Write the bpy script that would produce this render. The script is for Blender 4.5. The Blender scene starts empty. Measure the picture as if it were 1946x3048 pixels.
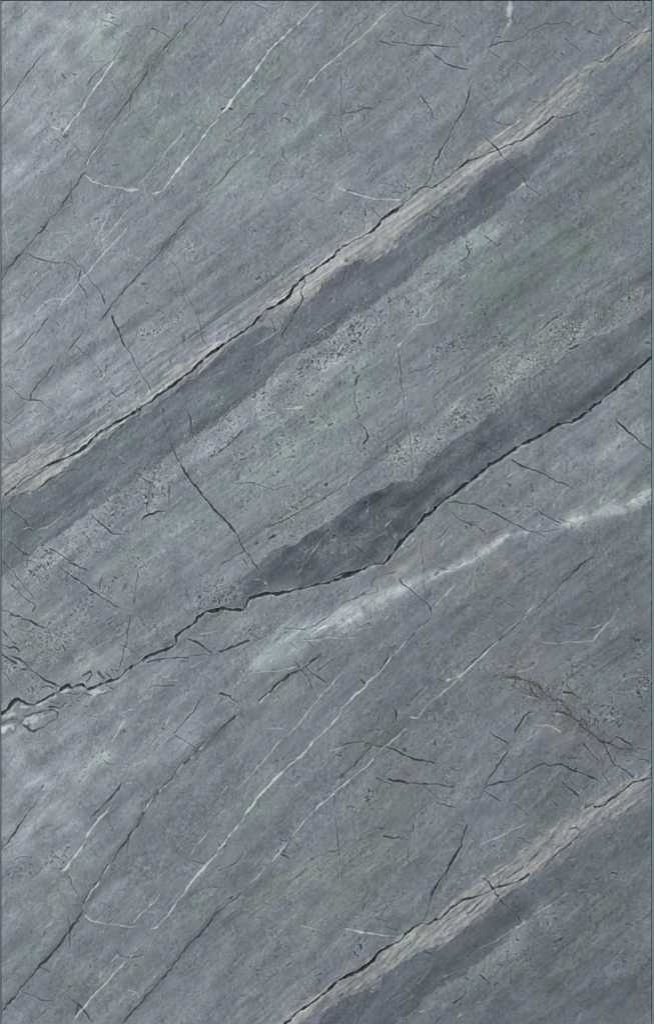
import bpy, math
import numpy as np

# ------------------------------------------------------------------ scale
U = 0.00065            # metres per drawing unit (the slab is about 1.26 m wide)
SX = 0.99881
CX, CY = 973.0, 1524.0
TOP = 0.012            # slab thickness
def wx(x): return (x - CX) * U * SX
def wy(y): return (CY - y) * U

# ------------------------------------------------------------------ camera
sc = bpy.context.scene
cam_data = bpy.data.cameras.new('camera')
cam = bpy.data.objects.new('camera', cam_data)
sc.collection.objects.link(cam)
CAM_H = 5.0
cam.location = (0, 0, TOP + CAM_H)
cam.rotation_euler = (0, 0, 0)
cam_data.sensor_fit = 'VERTICAL'
cam_data.sensor_height = 24.0
cam_data.lens = 24.0 * CAM_H / (3048 * U)
cam_data.clip_end = 200
sc.camera = cam

# ------------------------------------------------------------------ light: soft indoor light
world = bpy.data.worlds.new('World'); sc.world = world
world.use_nodes = True
bg = world.node_tree.nodes['Background']
bg.inputs[0].default_value = (0.97, 0.985, 1.0, 1)
bg.inputs[1].default_value = 0.22
def area(name, loc, size, power, col):
    ld = bpy.data.lights.new(name, 'AREA'); ld.shape = 'RECTANGLE'
    ld.size = size[0]; ld.size_y = size[1]; ld.energy = power; ld.color = col
    ob = bpy.data.objects.new(name, ld); sc.collection.objects.link(ob)
    ob.location = loc
    d = np.array([0, 0, 0]) - np.array(loc)
    import mathutils
    ob.rotation_euler = mathutils.Vector(d).to_track_quat('-Z', 'Y').to_euler()
    return ob
area('softbox_lamp', (-5.6, 3.0, 5.6), (1.6, 1.6), 935, (1.0, 0.995, 0.985))
sc.view_settings.view_transform = 'Standard'
sc.view_settings.look = 'None'
sc.view_settings.exposure = 0
sc.view_settings.gamma = 1
sc.cycles.filter_width = 0.9
ILLUM = 1.0            # light on the slab for a white surface (calibrates the albedo)

# ------------------------------------------------------------------ drawing tiles -> slab coordinates
K = 650 / 1537
TILE = {r + str(c): (x, y) for r, y in zip('ABCDE', (0, 610, 1220, 1830, 2438)) for c, x in enumerate((0, 650, 1296))}
def tp(tile, pts):
    if tile == 'O': return np.array(pts, float) * (1946 / 1537)
    ox, oy = TILE[tile]
    return np.array(pts, float) * K + (ox, oy)

ZONES = """
60,60 200,20|120 7 0 0
0,330 120,260|80 6 0 0
40,420|60 5 0 0
180,130|60 4 0 0
250,50 240,120|28 7 1.5 0
430,60 330,160 230,260|42 -5 1.3 .4
300,350 420,270|70 -1 1.3 0
110,500 60,560|60 -2 1.4 .4
650,120 560,240|40 -3 1.2 0
510,330 600,250|30 0 1 0
500,440 600,380|45 2 1.4 0
640,340 760,280|30 3 1.4 0
900,120|70 -2 .8 .9
560,300 520,330|25 0 0 .6
880,250|45 0 .5 .5
330,120 300,200|30 -2 0 .7
1190,190|35 1 1 0
1300,40|60 -2 1 0
500,90 430,200|60 -3 0 0
750,170|60 -3 0 0
560,400 620,480|40 3 0 0
700,480 1000,400|60 4 0 0
1480,330 1300,470|90 -2 .9 0
1350,600 1150,720|110 -6 1.6 0
1450,430 1380,540|80 -3 1 .5
1230,430 1330,360|25 5 0 0
1150,560 980,700|50 8 .8 0
1190,520 1130,600|35 6 .8 0
850,790 700,920|55 12 .6 0
620,950 500,1040|48 10 0 0
660,1050 850,950|70 5 1.9 0
1500,690 1300,790 1100,950 980,1050|55 5 .3 .55
1280,810 1180,890|42 8 0 .6
1060,1000 960,1050|50 5 .2 .5
1400,740 1330,770|35 5 1 0
1000,880 850,1050|60 -2 0 0
750,1180 600,1270|40 -1 .7 .5
560,1130 480,1190|60 1 1.7 0
420,1230 250,1350|50 3 .8 0
150,1280 330,1130|60 8 0 0
60,1400 200,1330|70 6 0 0
400,1350 320,1400|50 -5 0 0
130,1480 60,1530|50 3 .4 .8
200,1580 300,1530|40 7 0 .6
240,1480|40 -5 0 0
30,800 20,900|70 6 0 0
100,960 300,880|60 5 0 0
600,1450 500,1480|30 5 .7 .4
620,1560 680,1490|45 6 1 0
860,1440 780,1500|45 4 0 0
950,1370 800,1440|30 4 .2 0
1000,1280 950,1330|50 0 0 1
1150,1290|60 0 0 .8
1180,1380 1060,1400|50 0 .5 .6
1100,1130 1050,1180|50 0 .9 0
1450,950 1250,1100|90 6 0 0
1450,1090|100 6 0 0
1490,1150 1300,1230|40 8 .8 0
1450,1280 1480,1500|90 -6 0 0
1350,1450|100 -7 0 0
1000,1580 1100,1480|90 -5 0 0
1480,1420 1400,1480|50 0 .8 0
1480,1550 1350,1650|60 1 1.2 0
400,1700 200,1800|120 4 0 0
40,1750 120,1900|100 6 0 0
250,1780|25 7 1.3 0
620,1630|60 0 .8 .4
550,1760 450,1900|80 -4 0 0
900,1700 1000,1620|90 -4 0 0
1200,1560 1330,1650|50 1 .4 1.2
1320,1700|50 -1 0 1.1
1400,1750 1330,1700|45 -2 0 .8
1250,1650|45 0 0 .7
1350,1820 1280,1900|50 -8 0 .3
950,1780 900,1900|80 -3 .5 .9
640,1860 580,1950|40 0 1 0
850,2000 600,2120|45 1 1.3 .5
900,2060 700,2160|60 0 .6 .6
30,1980|60 5 0 0
100,2100 180,2010|40 -2 1 0
60,2200|50 -2 1 0
160,2330|60 -3 1.2 0
450,2120|45 0 .8 0
340,2330|50 -2 1 0
400,2000 250,2150|70 -3 0 0
1500,2300 1200,2400|110 -9 0 0
1450,2150 1250,2300|60 -5 .6 .5
1500,2000 1350,2080|60 -7 0 0
1200,2230|50 5 1.1 0
1120,2300 1050,2340|40 4 1 0
1300,2150 1200,2200|40 3 0 0
600,2250 500,2350|70 2 0 0
570,1380 430,1500|26 -9 0 0
1330,700 1430,640|40 3 .3 0
60,2000 300,2200|170 3 0 0
350,1700 100,1900|170 3 0 0
60,1650 180,1620|50 3 0 0
1100,1950 1200,1900|70 2 0 0
"""
BANDS = [
 ('dark_band', 'smooth dark slate band below the long pale seam', 'dark', """
C0: 0,700 60,680 100,610 250,580 300,530 380,460 480,400 620,300 700,240 800,180 870,110 1080,0
B0: 1260,1300 1350,1220 1440,1160 1537,1060
B1: 60,1000 200,920 330,850 430,880 540,740 660,640 740,560 900,430 950,400 1130,370 1200,330 1230,280 1330,180 1480,100 1537,60
A2: 100,1442 250,1360 330,1250 400,1180 470,1130 560,1130 680,1060 800,930 1000,780 1300,560 1520,400
A2: 1520,520 1200,760 1000,950 800,1090 720,1190 640,1290 560,1340 480,1442
B2: 480,0 400,90 330,150 150,230 0,320
B1: 1400,460 1330,540 1170,640 1060,740 960,790 850,870 820,900 700,980 560,1040 450,1130 340,1260 220,1340 100,1430
C0: 1537,90 1450,140 1370,190 1240,270 1190,310 1130,390 960,490 830,600 750,650 640,720 560,780 450,860 330,950 200,1040 100,1110 0,1180"""),
 ('dark_band', 'charcoal patch above the lower black fissure', 'dark2', """
C1: 0,1390 0,1330 100,1290 190,1180 290,1090 340,1030 450,960 560,930 640,870 780,800 880,720 980,640 1120,580 1210,520 1380,500 1430,440 1470,350 1537,310
C2: 150,210 280,120 430,20
B2: 560,1330 700,1190 860,1110 1000,1010 1120,940 1240,910 1330,850 1420,790 1520,730
B2: 1525,1070 1450,1135 1330,1240 1190,1350 1110,1425
C2: 1000,65 900,95 800,150 690,210 590,255 480,330 350,420 240,510 130,590 0,690
C1: 1490,735 1430,780 1320,900 1240,1000 1165,1085 1060,1100 950,1150 820,1200 690,1230 570,1260 470,1285 310,1300 230,1325 180,1410"""),
 ('dark_band', 'smooth dark slate band below the lower pale seam', 'dark', """
E1: 640,1500 850,1290 1000,1220 1130,1200 1240,1050 1400,950 1537,900
E2: 150,840 330,690 450,570 560,500 640,450 760,420 1000,200 1200,80 1520,-90
E2: 1520,60 1200,220 920,420 760,560 640,740 500,870 380,950 250,1060 150,1130 0,1200
E1: 1400,1330 1300,1400 1150,1560 640,1600"""),
 ('pale_seam', 'long pale beige seam running corner to edge across the slab', 'pale', """
A2: 1520,150 1460,190 1330,300 1170,420 1060,480 930,550 870,610 760,690 600,830 500,910 360,1000 250,1080 180,1170 80,1240 0,1290
B1: 1300,-10 1200,60 1100,130 960,210 870,270 780,350 640,460 520,560 420,640 300,710 200,800 100,900 0,960
B0: 1400,1040 1300,1120 1180,1210 1050,1320 960,1390 880,1442
C0: 800,60 650,180 540,240 430,260 250,290 150,350 0,390
C0: 0,660 120,610 300,520 480,400 640,260 780,200 870,110 1060,10
B0: 1100,1370 1250,1270 1400,1150 1537,1040
B1: 100,950 260,860 330,760 420,740 520,720 650,640 740,550 880,430 950,390 1130,370 1220,290 1330,180 1450,80 1537,30
A2: 0,1440 60,1390 200,1330 330,1240 400,1170 480,1110 560,1060 620,1010 740,920 820,850 900,760 1000,680 1080,560 1150,480 1300,400 1450,330 1520,290"""),
 ('pale_seam', 'pale beige seam in the lower right corner', 'pale', """
D2: 1520,1080 1400,1150 1250,1270 1100,1350 930,1430
E2: 800,90 650,200 550,300 350,410 240,500 130,600 0,690
E1: 1450,720 1300,830 1120,940 950,1010 850,1110 700,1240 550,1350 420,1442 250,1580
E1: 420,1580 600,1442 720,1370 850,1240 960,1200 1100,1180 1230,1050 1330,960 1450,900 1537,870
E2: 150,820 300,690 440,570 560,490 700,380 820,270 1000,130 1080,70 1200,0
D2: 1300,1400 1520,1260"""),
]
FIBRE = [
 ('B1', [(700, 420), (400, 560), (0, 830)], 45, 1.0),
 ('B0', [(1537, 850), (1350, 950), (1000, 1150), (700, 1400)], 48, 1.0),
 ('C0', [(700, 30), (450, 220), (150, 330)], 35, 0.9),
 ('D1', [(300, 150), (900, 50)], 30, 0.8),
 ('B2', [(200, 1250), (500, 1000), (1000, 650), (1500, 420)], 45, 0.7),
 ('C1', [(200, 960), (350, 820), (900, 500), (1300, 150)], 35, 0.8),
 ('A2', [(300, 750), (700, 550)], 35, 0.6),
 ('A1', [(500, 1300), (1100, 900)], 60, 0.5),
 ('E1', [(100, 700), (700, 350), (1300, 350)], 80, 0.5),
 ('E1', [(200, 1300), (700, 1050)], 50, 0.5),
 ('E2', [(600, 1100), (1500, 600)], 120, 0.4),
 ('D2', [(1000, 450), (1500, 250)], 50, 0.7),
 ('C1', [(0, 550), (500, 150)], 60, 0.5),
]
SPECK = [
 ('O', [(90, 1390), (330, 1130), (560, 960), (850, 790), (1150, 560)], 42, 800, .58),
 ('O', [(940, 1070), (1250, 840), (1500, 690)], 32, 480, .6),
 ('O', [(60, 1540), (250, 1440)], 50, 160, .6),
 ('O', [(600, 1050), (900, 950)], 60, 160, .55),
 ('O', [(700, 1300), (900, 1200)], 40, 90, .35),
 ('B1', [(560, 1180), (800, 1000), (1100, 830)], 48, 300, .6),
 ('B1', [(850, 950), (950, 930)], 25, 90, .7),
 ('B1', [(300, 1380), (700, 1250)], 30, 60, .5),
 ('B1', [(600, 450), (250, 600)], 25, 80, .5),
 ('B1', [(350, 200)], 50, 25, .8),
 ('B1', [(930, 120)], 22, 60, .45),
 ('B1', [(1350, 780), (1480, 680)], 20, 30, .6),
 ('C0', [(1000, 600), (1200, 420)], 30, 130, .55),
 ('C0', [(420, 950), (700, 780), (1000, 600)], 26, 190, .7),
 ('C0', [(200, 1180), (380, 1050)], 28, 80, .75),
 ('C0', [(1390, 250), (1500, 180)], 28, 70, .55),
 ('C0', [(1380, 370)], 22, 40, .4),
 ('C0', [(980, 1070)], 22, 40, .7),
 ('C0', [(1250, 800), (1400, 780)], 40, 50, .45),
 ('C0', [(1350, 1340), (1537, 1270)], 22, 90, .7),
 ('C0', [(750, 1260)], 14, 40, .6),
 ('C0', [(540, 1380), (620, 1370)], 16, 40, .6),
 ('B2', [(480, 1220), (640, 1110), (800, 1010), (950, 890)], 24, 330, .72),
 ('B2', [(880, 930), (1000, 830)], 22, 140, .8),
 ('B2', [(1180, 800), (1230, 740)], 14, 40, .8),
 ('B2', [(1370, 680)], 14, 30, .9),
 ('B2', [(320, 1360), (460, 1330)], 18, 60, .75),
 ('B2', [(0, 1080), (200, 940)], 16, 70, .75),
 ('B2', [(220, 1040), (500, 960)], 14, 50, .75),
 ('B2', [(100, 430), (450, 150)], 40, 60, .4),
 ('B2', [(1480, 260)], 20, 25, .7),
 ('C1', [(100, 640), (260, 600)], 18, 40, .8),
 ('C1', [(1200, 350), (1340, 300), (1450, 220)], 24, 130, .75),
 ('C1', [(100, 390), (200, 340), (450, 250)], 26, 90, .75),
 ('C1', [(1240, 470)], 20, 30, .7),
 ('C1', [(0, 1290), (60, 1280)], 20, 70, .8),
 ('C1', [(60, 80), (30, 240)], 16, 40, .5),
 ('C1', [(500, 680), (620, 620), (800, 540)], 16, 70, .55),
 ('C2', [(20, 170), (120, 80), (210, 20)], 16, 110, .75),
 ('D0', [(250, 270), (380, 140), (500, 70)], 20, 150, .7),
 ('D0', [(60, 390)], 14, 40, .5),
 ('D0', [(230, 540)], 10, 12, .9),
 ('D0', [(1050, 110), (1080, 80)], 14, 25, .8),
 ('D0', [(450, 550), (560, 590)], 10, 40, .5),
 ('D0', [(600, 750), (750, 900), (900, 1000)], 70, 50, .6),
 ('D1', [(460, 140), (100, 110)], 20, 70, .5),
 ('D1', [(1060, 1280), (1060, 1290)], 14, 20, .85),
 ('D2', [(1020, 730), (1280, 740)], 13, 110, .7),
 ('D2', [(1430, 520), (1500, 460)], 18, 90, .7),
 ('D2', [(1200, 650), (1400, 600)], 26, 60, .85),
 ('D2', [(560, 480), (750, 560), (950, 650)], 24, 170, .55),
 ('D2', [(1020, 380)], 24, 40, .8),
 ('D2', [(1440, 240)], 24, 30, .8),
 ('D2', [(100, 880)], 40, 40, .5),
 ('D2', [(330, 370), (480, 420)], 16, 40, .3),
 ('E2', [(850, 850), (760, 750)], 22, 40, .7),
 ('E2', [(1280, 400)], 14, 22, .6),
 ('E2', [(600, 1000)], 26, 40, .6),
 ('E2', [(470, 240)], 12, 15, .7),
 ('E2', [(1280, 940)], 14, 20, .5),
 ('A2', [(60, 1380), (120, 1340)], 12, 22, .9),
 ('A2', [(900, 1350), (960, 1380)], 14, 18, .7),
 ('A2', [(1330, 890)], 16, 20, .6),
 ('A2', [(1400, 70)], 24, 30, .4),
 ('A0', [(360, 880), (430, 920)], 24, 50, .45),
 ('A0', [(780, 60), (780, 180)], 22, 30, .4),
 ('E0', [(360, 250), (420, 330)], 24, 50, .45),
 ('A1', [(1170, 1380), (1330, 1320)], 14, 24, .7),
 ('A1', [(740, 1390)], 14, 16, .8),
 ('B0', [(950, 940), (1100, 870), (1250, 790)], 9, 110, .35),
 ('B0', [(740, 1180)], 18, 36, .4),
 ('B0', [(1340, 300)], 12, 26, .35),
 ('B0', [(700, 1380), (900, 1330)], 26, 60, .45),
 ('E1', [(900, 690), (870, 760)], 20, 25, .85),
 ('E1', [(980, 910)], 14, 14, .9),
 ('E1', [(600, 1180), (720, 1150)], 16, 24, .8),
 ('E1', [(400, 200), (600, 210)], 18, 24, .75),
]
CLOUD = [
 ('O', [(1530, 1160), (1400, 1215), (1250, 1245), (1170, 1280), (1080, 1330), (1000, 1360), (900, 1400), (800, 1445), (700, 1480), (600, 1560)], 27, 18),
 ('C2', [(1520, 570), (1350, 680), (1200, 715), (1050, 745), (950, 800)], 15, 26),
 ('C2', [(1520, 580), (1350, 690)], 24, 16),
 ('C2', [(640, 858), (500, 895), (400, 960), (260, 1065), (100, 1130)], 10, 36),
 ('C1', [(1537, 1150), (1400, 1200), (1250, 1270), (1150, 1320)], 15, 24),
 ('C1', [(1300, 1270), (1150, 1340), (1000, 1420)], 26, 7),
 ('C1', [(1100, 1390), (900, 1442)], 28, 14),
 ('D1', [(1000, 0), (850, 50), (720, 90), (640, 130)], 14, 26),
 ('D1', [(900, 60), (700, 170)], 30, 9),
 ('D1', [(550, 220), (420, 300)], 26, 14),
 ('A2', [(530, 10), (520, 180)], 8, 10),
]
HALO = {'br1': 11, 'br2': 13, 'dl1': 10, 'dl2': 7, 'dl3': 11, 'db1': 9, 'dd1': 7, 'dk3': 7, 'long2': 5, 'cross1': 4, 'den': 8, 'den2': 9}
KEYS = {
 'main1': ('fissure', 'long black fissure inside the upper pale seam'),
 'main2': ('fissure', 'widest black fissure zigzagging across the middle of the slab'),
 'main3': ('fissure', 'black fissure inside the lower pale seam'),
 'br1': ('vein', 'brown-edged vein near the top left'),
 'br2': ('vein', 'brown-edged vein near the lower left'),
 'wv1': ('vein', 'bright white vein from the top edge'),
 'wv2': ('vein', 'thin white vein right of the brighter one at the top'),
 'wv3': ('vein', 'long bright white vein in the lower half'),
 'wv4': ('vein', 'long white vein right of the brightest lower one'),
 'wv5': ('vein', 'short bright white vein near the lower left edge'),
 'wv6': ('vein', 'faint white vein left of the brightest lower one'),
 'wv7': ('vein', 'white vein running off the bottom edge'),
 'cloud': ('vein', 'cloudy white vein under the widest fissure'),
 'hz1': ('crack', None), 'hz2': ('crack', None), 'hz3': ('crack', None), 'long1': ('crack', None), 'long2': ('crack', None),
 'dl1': ('crack', None), 'dl2': ('crack', None), 'dl3': ('crack', None), 'vt1': ('crack', None), 'vt2': ('crack', None),
 'cross1': ('crack', 'dark crack crossing the dark band'), 'dd1': ('crack', None), 'lf2': ('crack', None), 'dk3': ('crack', None),
 'db1': ('crack', None), 'loop1': ('crack', 'dark looped crack round a white patch at the left edge'),
 'den': ('stain', 'brown branching stain at the right'), 'den2': ('crack', None),
}
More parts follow.
